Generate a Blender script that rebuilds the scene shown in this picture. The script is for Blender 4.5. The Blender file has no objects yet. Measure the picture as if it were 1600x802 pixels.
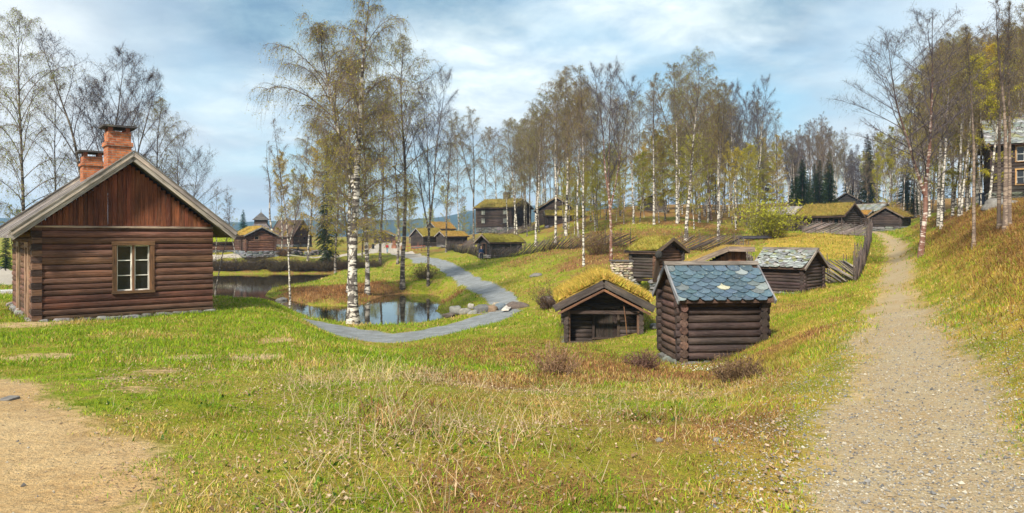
import bpy, math, random
import numpy as np
from mathutils import Vector, Matrix
R = math.radians
random.seed(7)
RNG = np.random.default_rng(7)
SC = bpy.context.scene
COL = SC.collection

# ------------------------------------------------------------------ camera, sky, sun, exposure
F, CX, HY, CZ = 1100.0, 800.0, 370.0, 5.2      # focal length in photo pixels, horizon row, eye height
cam = bpy.data.objects.new('camera', bpy.data.cameras.new('camera')); COL.objects.link(cam)
cam.location = (0, 0, CZ); cam.rotation_euler = (R(90), 0, 0)
cam.data.sensor_width = 36; cam.data.lens = 36 * F / 1600
cam.data.shift_y = -(401 - HY) / 1600
cam.data.clip_end = 20000
SC.camera = cam

SUN_EL, SUN_AZ = 42, 205      # azimuth clockwise from +Y : light comes from behind and left of the camera
world = bpy.data.worlds.new('World'); SC.world = world; world.use_nodes = True
def build_sky():
    nt = world.node_tree; nt.nodes.clear(); N = nt.nodes.new; L = nt.links.new
    out = N('ShaderNodeOutputWorld'); bg = N('ShaderNodeBackground'); bg.inputs[1].default_value = 0.100
    sky = N('ShaderNodeTexSky'); sky.sky_type = 'NISHITA'; sky.sun_disc = False
    sky.sun_elevation = R(SUN_EL); sky.sun_rotation = R(SUN_AZ); sky.air_density = 1.0; sky.dust_density = 0.6; sky.ozone_density = 3
    tc = N('ShaderNodeTexCoord'); sep = N('ShaderNodeSeparateXYZ'); L(tc.outputs['Generated'], sep.inputs[0])
    zz = N('ShaderNodeMath'); zz.operation = 'MAXIMUM'; L(sep.outputs[2], zz.inputs[0]); zz.inputs[1].default_value = 0.0
    za = N('ShaderNodeMath'); za.operation = 'ADD'; L(zz.outputs[0], za.inputs[0]); za.inputs[1].default_value = 0.16
    dx = N('ShaderNodeMath'); dx.operation = 'DIVIDE'; L(sep.outputs[0], dx.inputs[0]); L(za.outputs[0], dx.inputs[1])
    dy = N('ShaderNodeMath'); dy.operation = 'DIVIDE'; L(sep.outputs[1], dy.inputs[0]); L(za.outputs[0], dy.inputs[1])
    cb = N('ShaderNodeCombineXYZ'); L(dx.outputs[0], cb.inputs[0]); L(dy.outputs[0], cb.inputs[1])
    def noise(scale, det, rough, loc, dist=0.0):
        mp = N('ShaderNodeMapping'); L(cb.outputs[0], mp.inputs[0]); mp.inputs['Location'].default_value = loc
        n = N('ShaderNodeTexNoise'); L(mp.outputs[0], n.inputs[0]); n.inputs['Scale'].default_value = scale
        n.inputs['Detail'].default_value = det; n.inputs['Roughness'].default_value = rough; n.inputs['Distortion'].default_value = dist
        return n.outputs[0]
    def ramp(src, a, b, ca, cb_):
        r = N('ShaderNodeValToRGB'); L(src, r.inputs[0]); e = r.color_ramp.elements
        e[0].position = a; e[1].position = b; e[0].color = (*ca, 1); e[1].color = (*cb_, 1); return r.outputs[0]
    def mix(f, a, b):
        m = N('ShaderNodeMix'); m.data_type = 'RGBA'; L(f, m.inputs[0])
        for s, v in ((6, a), (7, b)):
            if isinstance(v, tuple): m.inputs[s].default_value = (*v, 1)
            else: L(v, m.inputs[s])
        return m.outputs[2]
    # body of the cloud: pale tops, blue-grey undersides
    body = ramp(noise(1.05, 6, 0.55, (3.1, 1.7, 0), 0.25), 0.40, 0.60, (2.2, 3.4, 4.3), (6.9, 7.6, 7.6))
    fine = ramp(noise(2.6, 7, 0.62, (7.3, 2.2, 0), 0.4), 0.38, 0.62, (0.62, 0.71, 0.82), (1.06, 1.05, 1.03))
    mul = N('ShaderNodeMix'); mul.data_type = 'RGBA'; mul.blend_type = 'MULTIPLY'; mul.inputs[0].default_value = 1
    L(body, mul.inputs[6]); L(fine, mul.inputs[7])
    cover = ramp(noise(0.6, 5, 0.55, (11.4, 5.6, 0), 0.3), 0.38, 0.54, (0.35,)*3, (1,)*3)
    tint = N('ShaderNodeMix'); tint.data_type = 'RGBA'; tint.blend_type = 'MULTIPLY'; tint.inputs[0].default_value = 1
    L(sky.outputs[0], tint.inputs[6]); tint.inputs[7].default_value = (0.72, 1.08, 1.0, 1)
    allc = mix(cover, tint.outputs[2], mul.outputs[2])
    # brighter, thinner overcast towards both sides of the view
    ax = N('ShaderNodeMath'); ax.operation = 'ABSOLUTE'; L(sep.outputs[0], ax.inputs[0])
    side = ramp(ax.outputs[0], 0.34, 0.62, (0,)*3, (0.8,)*3)
    allc = mix(side, allc, (7.4, 7.5, 7.5))
    low = ramp(zz.outputs[0], 0.02, 0.26, (0.62,)*3, (0,)*3)      # the cloud deck thickens to white towards the horizon
    allc = mix(low, allc, mix(cover, (5.2, 6.4, 7.2), (7.4, 7.6, 7.6)))
    L(allc, bg.inputs[0]); L(bg.outputs[0], out.inputs[0])
build_sky()
sun = bpy.data.objects.new('sun', bpy.data.lights.new('sun', 'SUN')); COL.objects.link(sun)
sun.data.energy = 5.0; sun.data.angle = R(5); sun.data.color = (1.0, 0.92, 0.77)
_d = Vector((math.sin(R(SUN_AZ)) * math.cos(R(SUN_EL)), math.cos(R(SUN_AZ)) * math.cos(R(SUN_EL)), math.sin(R(SUN_EL))))
sun.rotation_euler = _d.to_track_quat('Z', 'Y').to_euler()
SC.view_settings.view_transform = 'Standard'; SC.view_settings.look = 'None'
SC.view_settings.exposure = 0.64; SC.view_settings.gamma = 1.0
SC.render.engine = 'CYCLES'
SC.cycles.max_bounces = 5; SC.cycles.diffuse_bounces = 2; SC.cycles.glossy_bounces = 2
SC.cycles.transmission_bounces = 2; SC.cycles.transparent_max_bounces = 8; SC.cycles.volume_bounces = 0
SC.cycles.caustics_reflective = False; SC.cycles.caustics_refractive = False

# ------------------------------------------------------------------ terrain
_cols = [-600, 0, 200, 330, 400, 450, 500, 600, 700, 800, 870, 940, 1020, 1110, 1190, 1250, 1340, 1400, 1450, 1525, 1600, 1800, 2400]
_rows = [3, 5.5, 8, 12, 16, 22, 28, 35, 42, 50, 60, 75, 90, 115, 140, 180, 300, 600, 1500]
_tab = {
-600: [3.5,3.5,3.4,3.1,2.95,2.75,2.6,2.4,2.2,2.0,2.0,2.0,2.2,2.6,3,3.5,4.5,5,5],
0:    [3.5,3.5,3.4,3.1,2.95,2.75,2.6,2.45,2.2,2.0,2.0,2.0,2.2,2.6,3,3.5,4.5,5,5],
200:  [3.5,3.5,3.4,3.1,2.95,2.75,2.75,2.3,1.5,1.0,.6,.5,.6,2.4,3,3.5,4.5,5,5],
330:  [3.5,3.5,3.35,3.05,2.9,2.75,2.75,2.0,.8,.4,.3,.3,2.0,2.7,3.2,3.7,4.5,5,5],
400:  [3.5,3.5,3.35,3.05,2.9,2.8,2.7,1.7,.8,.4,.3,.3,1.9,2.55,3.2,3.7,4.5,5,5],
450:  [3.5,3.5,3.35,3.05,2.9,2.7,2.25,1.3,.6,.35,.4,.35,1.6,2.3,3.3,3.7,4.5,5,5],
500:  [3.5,3.5,3.35,3.05,2.8,2.30,1.3,.7,.4,.35,.5,.5,1.1,1.7,2.7,3.6,4.5,5,5],
600:  [3.5,3.5,3.35,3.0,2.5,1.62,.76,.52,.35,.45,.7,1.1,1.4,1.8,2.1,3.2,4.5,5,5],
700:  [3.5,3.5,3.3,2.9,2.4,1.6,.95,.65,.5,.6,.95,1.6,2.1,2.4,3.2,4.5,5,5.2,5],
800:  [3.5,3.5,3.25,2.75,2.3,1.7,1.2,.95,.88,1.4,2.1,2.6,3.2,5.2,7.0,7.5,8,7,6],
870:  [3.5,3.5,3.25,2.72,2.3,1.65,1.12,1.2,1.3,2.2,3.3,4.2,5.0,6.9,8.5,10,12,10,8],
940:  [3.5,3.5,3.22,2.7,2.25,1.65,1.15,1.6,2.2,3.3,4.0,5.2,6.3,9,10.5,12,14,12,10],
1020: [3.5,3.5,3.2,2.65,2.15,1.5,1.6,1.9,2.35,3.2,4.1,5.4,7,9,10.5,13,17,14,10],
1110: [3.5,3.5,3.2,2.6,2.0,1.62,2.1,2.5,3.1,3.6,4.2,5.3,6.5,8.5,10.5,13,17,16,12],
1190: [3.5,3.5,3.3,2.8,2.35,2.2,2.35,2.5,3.2,3.9,4.6,5.5,6.2,8.3,10.8,13.2,17.5,17,12],
1250: [3.5,3.5,3.38,3.05,2.85,2.7,2.6,2.65,3.4,4.1,4.9,5.6,5.9,8,11,13.5,18,18,14],
1340: [3.5,3.5,3.5,3.4,3.3,3.2,3.1,3.05,3.5,4.1,4.7,5.4,5.9,7.5,10.3,13.5,18,18,14],
1400: [3.5,3.5,3.5,3.45,3.4,3.45,3.5,3.65,3.85,4.15,4.6,5.3,6,7.5,10,13.5,18,18,14],
1450: [3.5,3.5,3.52,3.5,3.5,3.62,3.95,4.4,4.9,5.5,6.2,7,7.6,9,11,14,19,19,15],
1525: [3.5,3.52,3.58,3.75,4.15,4.9,5.5,6.1,6.6,7.1,7.7,8.5,9.3,10.5,12,15,20,20,16],
1600: [3.5,3.6,3.82,4.3,4.95,5.75,6.3,6.8,7.3,7.8,8.4,9.3,10,11.3,13,16,21,21,16],
1800: [3.6,4.2,4.7,5.3,5.9,6.6,7.1,7.5,8,8.5,9,10,11,12,14,17,22,22,16],
2400: [4.2,5.0,5.5,6,6.5,7.2,7.6,8,8.5,9,9.5,10.5,11.5,13,15,18,22,22,16]}
_PX = np.arange(-600, 2401, 15.0); _LD = np.arange(math.log(3), math.log(1500) + 1e-6, 0.04)
def _pchip(x, y, xi):
    x = np.asarray(x, float); y = np.asarray(y, float); h = np.diff(x); d = np.diff(y) / h
    m = np.zeros_like(y)
    for i in range(1, len(x) - 1):
        if d[i-1] * d[i] > 0: m[i] = 2 / (1 / d[i-1] + 1 / d[i])
    k = np.clip(np.searchsorted(x, xi) - 1, 0, len(h) - 1); t = np.clip((xi - x[k]) / h[k], 0, 1); hh = h[k]
    return (y[k]*(2*t**3-3*t**2+1) + hh*m[k]*(t**3-2*t**2+t) + y[k+1]*(-2*t**3+3*t**2) + hh*m[k+1]*(t**3-t**2))
_A = np.array([_pchip(np.log(_rows), _tab[c], _LD) for c in _cols])
_G = np.array([_pchip(_cols, _A[:, j], _PX) for j in range(len(_LD))]).T      # [px, logD]
for _ in range(2):
    _G[1:-1] = 0.25*_G[:-2] + 0.5*_G[1:-1] + 0.25*_G[2:]
def _grid(px, ld):
    a = np.clip((px - _PX[0]) / 15.0, 0, len(_PX) - 1.001); b = np.clip((ld - _LD[0]) / 0.04, 0, len(_LD) - 1.001)
    i = a.astype(int); j = b.astype(int); u = a - i; v = b - j
    return (_G[i, j]*(1-u)*(1-v) + _G[i+1, j]*u*(1-v) + _G[i, j+1]*(1-u)*v + _G[i+1, j+1]*u*v)
_lat = np.random.default_rng(3).random((256, 256))
def vnoise(x, y):
    xi = np.floor(x).astype(int); yi = np.floor(y).astype(int); u = x - xi; v = y - yi
    u = u*u*(3-2*u); v = v*v*(3-2*v); g = lambda a, b: _lat[a & 255, b & 255]
    return (g(xi, yi)*(1-u)*(1-v) + g(xi+1, yi)*u*(1-v) + g(xi, yi+1)*(1-u)*v + g(xi+1, yi+1)*u*v) * 2 - 1
def fbm(x, y, o=4):
    s = 0; a = 1.0
    for k in range(o): s = s + a*vnoise(x*2**k + 17.3*k, y*2**k + 5.1*k); a *= 0.5
    return s / 1.6
def sstep(a, b, x): t = np.clip((x - a) / (b - a), 0, 1); return t*t*(3-2*t)
def water_pt(px, py): D = CZ*F/(py-HY); return ((px-CX)*D/F, D)
POND = [water_pt(*p) for p in [(230,428),(330,429),(450,428),(535,428),(528,431),(496,440),(466,446),(425,450),(413,462),(424,466),(460,471),(488,479),
    (540,479),(570,475),(582,468),(600,462),(630,459),(664,459),(686,463),(690,470),(681,486),(697,496),(660,507),(610,512),(574,511),
    (545,508),(520,503),(484,497),(455,483),(436,476),(400,474),(330,474),(230,476)]]
def seg_dist(x, y, pts, closed=False):
    n = len(pts); d = np.full(x.shape, 1e9)
    for i in range(n if closed else n-1):
        ax, ay = pts[i][:2]; bx, by = pts[(i+1) % n][:2]; ex, ey = bx-ax, by-ay
        t = np.clip(((x-ax)*ex + (y-ay)*ey) / (ex*ex+ey*ey+1e-9), 0, 1)
        d = np.minimum(d, np.hypot(x-ax-t*ex, y-ay-t*ey))
    return d
def inside(x, y, pts):
    c = np.zeros(x.shape, bool); n = len(pts)
    for i in range(n):
        x1, y1 = pts[i]; x2, y2 = pts[(i+1) % n]
        if y1 == y2: continue
        c ^= ((y1 > y) != (y2 > y)) & (x < (x2-x1)*(y-y1)/(y2-y1)+x1)
    return c
def PD(px, D): return ((px-CX)*D/F, D)
GRAVEL = [PD(1500,2), PD(1458,4), PD(1444,5.5), PD(1428,8), PD(1410,14), PD(1398,24), PD(1402,40), PD(1402,52), PD(1394,64), PD(1380,76), PD(1362,90), PD(1330,105)]
GREY = [PD(380,42), PD(430,39.5), PD(500,36), PD(560,32.5), PD(620,31.5), PD(700,34.2), PD(750,37.5), PD(785,41), PD(793,44), PD(783,48), PD(762,53), PD(738,60), PD(712,72), PD(690,86), PD(655,108), PD(625,130), PD(600,142), PD(604,165), PD(612,185)]
ROAD = [PD(600,142), PD(560,130), PD(500,117), PD(440,112), PD(380,108), PD(300,106)]
ROADL = [PD(-250,36), PD(-60,40), PD(0,46), PD(8,60), PD(-30,80)]
def raw_height(x, y):
    D = np.maximum(y, 3.0); px = CX + F*x/D
    z = _grid(px, np.log(D)); k = sstep(86, 95, y)*(1-sstep(102.5, 108, y))*sstep(200, 300, px)*(1-sstep(600, 680, px))
    return z*(1-k) + np.minimum(z, .42)*k
def height(x, y, micro=True):
    x = np.asarray(x, float); y = np.asarray(y, float); shp = x.shape; x = x.ravel(); y = y.ravel()
    z = raw_height(x, y)
    near = (y > 30) & (y < 125) & (x > -90) & (x < 15)
    dp = np.full(x.shape, 99.0)
    if near.any():
        d = seg_dist(x[near], y[near], POND, True); ins = inside(x[near], y[near], POND); dp[near] = np.where(ins, -d, d)
    wet = np.where(dp < 0, -np.minimum(0.05 + 0.3*(-dp), 0.9), 0)
    b = sstep(0, 2.2, dp); z = np.where(dp < 0, wet, 0.04 + (z-0.04)*b)
    if micro:
        dg = seg_dist(x, y, GRAVEL); dr = seg_dist(x, y, GREY)
        calm = sstep(0.8, 2.6, np.minimum(dg, dr)) * sstep(0, 3, dp)
        amp = 0.05 + 0.12*sstep(10, 40, y) + 0.25*sstep(60, 130, y)
        z = z + calm*amp*fbm(x*0.33, y*0.33, 3) + calm*0.025*fbm(x*1.9, y*1.9, 3)*(y < 60)
        bank = sstep(3.0, 5.0, x - 0.545*y + 0.4) * sstep(6, 10, y) * (1 - sstep(60, 90, y))
        z = z + bank*0.14*fbm(x*0.9+9, y*0.9, 3)
        z = z - 0.03*(1-sstep(0.4, 1.2, dg))*(y < 60)
    return z.reshape(shp)
def hz(x, y): return float(height(np.array([x]), np.array([y]))[0])
def hit(px, py, d0=4.0, d1=400.0):
    """the point of the ground a sight line meets"""
    D = np.exp(np.linspace(math.log(d0), math.log(d1), 1400)); x = (px-CX)*D/F
    z = CZ - D*(py-HY)/F; g = height(x, D)
    k = np.argmax(g >= z)
    if g[k] < z[k]: k = len(D)-1
    return Vector((x[k], D[k], g[k]))

# ------------------------------------------------------------------ materials
MATS = {}
def new_mat(name):
    m = bpy.data.materials.new(name); m.use_nodes = True; nt = m.node_tree; nt.nodes.clear()
    return m, nt, nt.nodes.new, nt.links.new
def principled(N, L, rough=0.8, spec=0.3):
    o = N('ShaderNodeOutputMaterial'); p = N('ShaderNodeBsdfPrincipled'); L(p.outputs[0], o.inputs[0])
    p.inputs['Roughness'].default_value = rough; p.inputs['Specular IOR Level'].default_value = spec; return p
def nz(N, L, vec, scale, detail=4, rough=0.6, mapscale=None, dist=0):
    if mapscale is not None:
        mp = N('ShaderNodeMapping'); L(vec, mp.inputs[0]); mp.inputs['Scale'].default_value = mapscale; vec = mp.outputs[0]
    n = N('ShaderNodeTexNoise'); L(vec, n.inputs[0]); n.inputs['Scale'].default_value = scale; n.inputs['Detail'].default_value = detail
    n.inputs['Roughness'].default_value = rough; n.inputs['Distortion'].default_value = dist; return n.outputs[0]
def rp(N, L, src, stops, interp='LINEAR'):
    r = N('ShaderNodeValToRGB'); L(src, r.inputs[0]); cr = r.color_ramp; cr.interpolation = interp
    while len(cr.elements) < len(stops): cr.elements.new(0.5)
    for e, (p, c) in zip(cr.elements, stops):
        e.position = p; e.color = (c, c, c, 1) if isinstance(c, (int, float)) else (*c, 1)
    return r.outputs[0]
def mx(N, L, f, a, b, mode='MIX'):
    m = N('ShaderNodeMix'); m.data_type = 'RGBA'; m.blend_type = mode
    if isinstance(f, (int, float)): m.inputs[0].default_value = f
    else: L(f, m.inputs[0])
    for s, v in ((6, a), (7, b)):
        if isinstance(v, tuple): m.inputs[s].default_value = (*v, 1)
        else: L(v, m.inputs[s])
    return m.outputs[2]
def bump(N, L, p, h, strength, dist):
    b = N('ShaderNodeBump'); b.inputs['Strength'].default_value = strength; b.inputs['Distance'].default_value = dist
    L(h, b.inputs['Height']); L(b.outputs[0], p.inputs['Normal'])
def attr(N, name): a = N('ShaderNodeAttribute'); a.attribute_name = name; return a
def tinted(name, rough=0.85, spec=0.25, kind='wood', trans=0.0, rnd=True):
    """surface whose base colour is the piece's own tint, with grain, speckle or lichen on top"""
    m, nt, N, L = new_mat(name); p = principled(N, L, rough, spec)
    t = attr(N, 'tint').outputs['Color']; g = attr(N, 'guv').outputs['Vector']; ob = N('ShaderNodeTexCoord').outputs['Object']
    if kind == 'wood':
        a = nz(N, L, g, 1.0, 6, 0.65, (1.6, 26, 26), 0.4); b = nz(N, L, g, 1.0, 4, 0.6, (0.9, 3.5, 3.5)); c = nz(N, L, g, 1.0, 3, 0.5, (5, 60, 60))
        col = mx(N, L, 1.0, t, rp(N, L, a, [(0.3, 0.42), (0.5, 1.0), (0.72, 1.35)]), 'MULTIPLY')
        col = mx(N, L, 1.0, col, rp(N, L, b, [(0.32, (0.6, 0.58, 0.6)), (0.55, (1, 1, 1)), (0.75, (1.35, 1.2, 1.05))]), 'MULTIPLY')
        # silvery weathering where the grain stands out
        col = mx(N, L, rp(N, L, c, [(0.55, 0.0), (0.8, 0.35)]), col, (0.2, 0.17, 0.15))
        d = nz(N, L, g, 1.0, 3, 0.6, (2.2, 42, 42), 0.3); col = mx(N, L, rp(N, L, d, [(0.33, 0.75), (0.40, 0.0)]), col, (0.018, 0.012, 0.01))
        e = nz(N, L, ob, 0.7, 4, 0.6); col = mx(N, L, 1.0, col, rp(N, L, e, [(0.3, 0.65), (0.7, 1.3)]), 'MULTIPLY')
        L(col, p.inputs['Base Color']); bump(N, L, p, a, 0.8, 0.025)
    elif kind == 'stone':
        a = nz(N, L, g, 5.0, 8, 0.65); b = nz(N, L, g, 2.0, 5, 0.6); c = nz(N, L, g, 22, 4, 0.6)
        col = mx(N, L, 1.0, t, rp(N, L, a, [(0.25, 0.55), (0.75, 1.4)]), 'MULTIPLY')
        col = mx(N, L, rp(N, L, b, [(0.58, 0.0), (0.68, 0.4)]), col, (0.24, 0.23, 0.17))
        col = mx(N, L, rp(N, L, c, [(0.6, 0.0), (0.7, 0.3)]), col, (0.05, 0.05, 0.045))
        L(col, p.inputs['Base Color']); bump(N, L, p, a, 0.6, 0.05)
    elif kind == 'slate':
        a = nz(N, L, g, 7.0, 7, 0.65); b = nz(N, L, g, 16.0, 4, 0.7)
        col = mx(N, L, 1.0, t, rp(N, L, a, [(0.25, 0.6), (0.75, 1.3)]), 'MULTIPLY')
        col = mx(N, L, rp(N, L, b, [(0.6, 0.0), (0.68, 0.6)]), col, (0.36, 0.37, 0.30))
        L(col, p.inputs['Base Color']); bump(N, L, p, a, 0.4, 0.015)
    elif kind == 'leaf':
        a = nz(N, L, ob, 1.3, 3, 0.5); r = N('ShaderNodeObjectInfo').outputs['Random']
        col = mx(N, L, 1.0, t, rp(N, L, a, [(0.3, 0.7), (0.7, 1.25)]), 'MULTIPLY')
        if rnd: col = mx(N, L, 1.0, col, rp(N, L, r, [(0.0, (0.9, 1.05, 0.8)), (0.6, (1, 1, 0.9)), (1.0, (1.2, 0.92, 0.8))]), 'MULTIPLY')
        L(col, p.inputs['Base Color'])
        if trans:
            p.inputs['Subsurface Weight'].default_value = 0.0
            tr = N('ShaderNodeBsdfTranslucent'); L(col, tr.inputs[0]); mixs = N('ShaderNodeMixShader'); mixs.inputs[0].default_value = trans
            o = [n for n in nt.nodes if n.type == 'OUTPUT_MATERIAL'][0]; L(p.outputs[0], mixs.inputs[1]); L(tr.outputs[0], mixs.inputs[2]); L(mixs.outputs[0], o.inputs[0])
    else:
        L(t, p.inputs['Base Color'])
    MATS[name] = m; return m
tinted('timber'); tinted('stone', kind='stone', rough=0.9); tinted('slate', kind='slate', rough=0.45, spec=0.5)
tinted('leaf', kind='leaf', rough=0.6, trans=0.35); tinted('blade', kind='leaf', rough=0.65, trans=0.3, rnd=False); tinted('plain', kind='plain'); tinted('twig', kind='plain', rough=0.8)
tinted('cloth', kind='plain', rough=0.9)
def m_brick():
    m, nt, N, L = new_mat('brick'); p = principled(N, L, 0.9, 0.2)
    g = attr(N, 'guv').outputs['Vector']; b = N('ShaderNodeTexBrick'); L(g, b.inputs[0])
    b.inputs['Scale'].default_value = 1.0; b.inputs['Brick Width'].default_value = 0.24; b.inputs['Row Height'].default_value = 0.082
    b.inputs['Mortar Size'].default_value = 0.009; b.inputs['Mortar Smooth'].default_value = 0.3; b.inputs['Bias'].default_value = -0.1
    b.inputs['Color1'].default_value = (0.46, 0.15, 0.055, 1); b.inputs['Color2'].default_value = (0.25, 0.065, 0.035, 1); b.inputs['Mortar'].default_value = (0.28, 0.22, 0.17, 1)
    n = nz(N, L, g, 6, 6, 0.7); col = mx(N, L, 1.0, b.outputs[0], rp(N, L, n, [(0.3, 0.4), (0.6, 1.2)]), 'MULTIPLY')
    n2 = nz(N, L, g, 2.2, 5, 0.6); col = mx(N, L, rp(N, L, n2, [(0.55, 0.0), (0.68, 0.45)]), col, (0.06, 0.05, 0.045))
    L(col, p.inputs['Base Color'])
    inv = N('ShaderNodeMath'); inv.operation = 'SUBTRACT'; inv.inputs[0].default_value = 1; L(b.outputs['Fac'], inv.inputs[1]); bump(N, L, p, inv.outputs[0], 0.8, 0.015)
    MATS['brick'] = m
m_brick()
def m_glass():
    m, nt, N, L = new_mat('glass'); p = principled(N, L, 0.06, 0.6); p.inputs['Base Color'].default_value = (0.012, 0.014, 0.016, 1)
    MATS['glass'] = m
m_glass()
def m_water():
    m, nt, N, L = new_mat('water'); p = principled(N, L, 0.04, 0.7); p.inputs['IOR'].default_value = 1.36
    p.inputs['Base Color'].default_value = (0.018, 0.016, 0.009, 1)
    ob = N('ShaderNodeTexCoord').outputs['Object']; n = nz(N, L, ob, 2.2, 3, 0.5, (1, 0.5, 1)); bump(N, L, p, n, 0.10, 0.03)
    MATS['water'] = m
m_water()
def m_birch(name, white, dark, cut):
    m, nt, N, L = new_mat(name); p = principled(N, L, 0.75, 0.25)
    g = attr(N, 'guv').outputs['Vector']; t = attr(N, 'tint').outputs['Color']
    a = nz(N, L, g, 1.0, 4, 0.7, (7.0, 1.2, 1.2)); b = nz(N, L, g, 1.0, 5, 0.65, (1.3, 1.6, 1.6), 0.5); c = nz(N, L, g, 1.0, 2, 0.5, (38, 2.5, 2.5))
    col = mx(N, L, rp(N, L, a, [(cut, 0.0), (cut + 0.04, 1.0)]), white, dark)
    col = mx(N, L, rp(N, L, b, [(cut + 0.02, 0.0), (cut + 0.06, 0.9)]), col, tuple(x*1.1 for x in dark))
    col = mx(N, L, rp(N, L, c, [(0.62, 0.0), (0.68, 0.6)]), col, dark)
    sp = N('ShaderNodeSeparateXYZ'); L(t, sp.inputs[0])      # tint red: 1 on the stem, falling to 0 where it thins to a branch
    col = mx(N, L, sp.outputs[0], (0.055, 0.04, 0.036), col)
    L(col, p.inputs['Base Color']); bump(N, L, p, b, 0.4, 0.03)
    MATS[name] = m
m_birch('birch_white', (0.56, 0.52, 0.46), (0.05, 0.04, 0.035), 0.50)
m_birch('birch_grey', (0.30, 0.26, 0.22), (0.05, 0.04, 0.035), 0.48)
m_birch('bark_tan', (0.27, 0.205, 0.16), (0.11, 0.08, 0.065), 0.50)
m_birch('bark_dark', (0.13, 0.10, 0.085), (0.04, 0.03, 0.028), 0.50)
m_birch('bark_pink', (0.50, 0.43, 0.38), (0.15, 0.07, 0.05), 0.47)

def m_ground():
    m, nt, N, L = new_mat('meadow_ground'); p = principled(N, L, 0.95, 0.12)
    ob = N('ShaderNodeTexCoord').outputs['Object']
    A = attr(N, 'cover'); sp = N('ShaderNodeSeparateColor'); L(A.outputs['Color'], sp.inputs[0])
    B = attr(N, 'tracks'); sb = N('ShaderNodeSeparateColor'); L(B.outputs['Color'], sb.inputs[0])
    dirt, brown, yellow = sp.outputs; grav, grey, road = sb.outputs
    n0 = nz(N, L, ob, 0.22, 5, 0.6); n1 = nz(N, L, ob, 1.3, 6, 0.68); n2 = nz(N, L, ob, 6.0, 6, 0.72); n3 = nz(N, L, ob, 26, 4, 0.7); n4 = nz(N, L, ob, 75, 3, 0.7)
    green = mx(N, L, rp(N, L, n2, [(0.35, 0.0), (0.65, 1.0)]), (0.09, 0.14, 0.006), (0.25, 0.28, 0.015))
    straw = mx(N, L, rp(N, L, n3, [(0.3, 0.0), (0.7, 1.0)]), (0.15, 0.095, 0.03), (0.40, 0.28, 0.09))
    base = mx(N, L, rp(N, L, n1, [(0.46, 0.0), (0.60, 0.9)]), green, straw)
    base = mx(N, L, rp(N, L, n0, [(0.44, 0.0), (0.60, 0.5)]), base, (0.25, 0.18, 0.03))
    hea = mx(N, L, rp(N, L, n2, [(0.3, 0.0), (0.7, 1.0)]), (0.09, 0.042, 0.016), (0.30, 0.165, 0.06))
    def masked(mask, n, w=0.28):
        a = N('ShaderNodeMath'); a.operation = 'ADD'; L(mask, a.inputs[0]); 
        s = N('ShaderNodeMath'); s.operation = 'MULTIPLY_ADD'; L(n, s.inputs[0]); s.inputs[1].default_value = 1.0; s.inputs[2].default_value = -0.5; L(s.outputs[0], a.inputs[1])
        return rp(N, L, a.outputs[0], [(0.5 - w*0.5, 0.0), (0.5 + w*0.5, 1.0)])
    base = mx(N, L, masked(brown, n1, 0.3), base, hea)
    yel = mx(N, L, rp(N, L, n1, [(0.35, 0.0), (0.65, 1.0)]), (0.24, 0.20, 0.028), (0.46, 0.29, 0.055))
    base = mx(N, L, masked(yellow, n1, 0.5), base, yel)
    drt = mx(N, L, rp(N, L, n2, [(0.3, 0.0), (0.7, 1.0)]), (0.30, 0.18, 0.075), (0.56, 0.38, 0.18))
    drt = mx(N, L, rp(N, L, n3, [(0.45, 0.0), (0.7, 0.7)]), drt, (0.24, 0.19, 0.12)); drt = mx(N, L, rp(N, L, n0, [(0.45, 0.0), (0.6, 0.4)]), drt, (0.52, 0.42, 0.26))
    base = mx(N, L, masked(dirt, n2, 0.3), base, drt)
    gr = mx(N, L, rp(N, L, n4, [(0.3, 0.0), (0.5, 0.5), (0.72, 1.0)]), (0.20, 0.155, 0.105), (0.58, 0.49, 0.36))
    gr = mx(N, L, rp(N, L, n3, [(0.40, 0.9), (0.66, 0.0)]), gr, (0.34, 0.23, 0.10))
    gr = mx(N, L, rp(N, L, n1, [(0.42, 0.0), (0.6, 0.75)]), gr, (0.38, 0.31, 0.20))
    base = mx(N, L, masked(grav, n2, 0.3), base, gr)
    gy = mx(N, L, rp(N, L, n3, [(0.3, 0.0), (0.7, 1.0)]), (0.13, 0.15, 0.17), (0.36, 0.39, 0.42))
    gy = mx(N, L, rp(N, L, n2, [(0.42, 0.0), (0.7, 0.6)]), gy, (0.24, 0.22, 0.18)); gy = mx(N, L, rp(N, L, n1, [(0.40, 0.5), (0.6, 0.0)]), gy, (0.11, 0.115, 0.11))
    base = mx(N, L, masked(grey, n2, 0.4), base, gy)
    rd = mx(N, L, rp(N, L, n2, [(0.3, 0.0), (0.7, 1.0)]), (0.30, 0.26, 0.22), (0.44, 0.40, 0.34))
    base = mx(N, L, masked(road, n2, 0.2), base, rd)
    L(base, p.inputs['Base Color'])
    ad = N('ShaderNodeMath'); ad.operation = 'ADD'; L(n3, ad.inputs[0]); L(n2, ad.inputs[1]); bump(N, L, p, ad.outputs[0], 0.8, 0.06)
    MATS['ground'] = m
m_ground()
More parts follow.
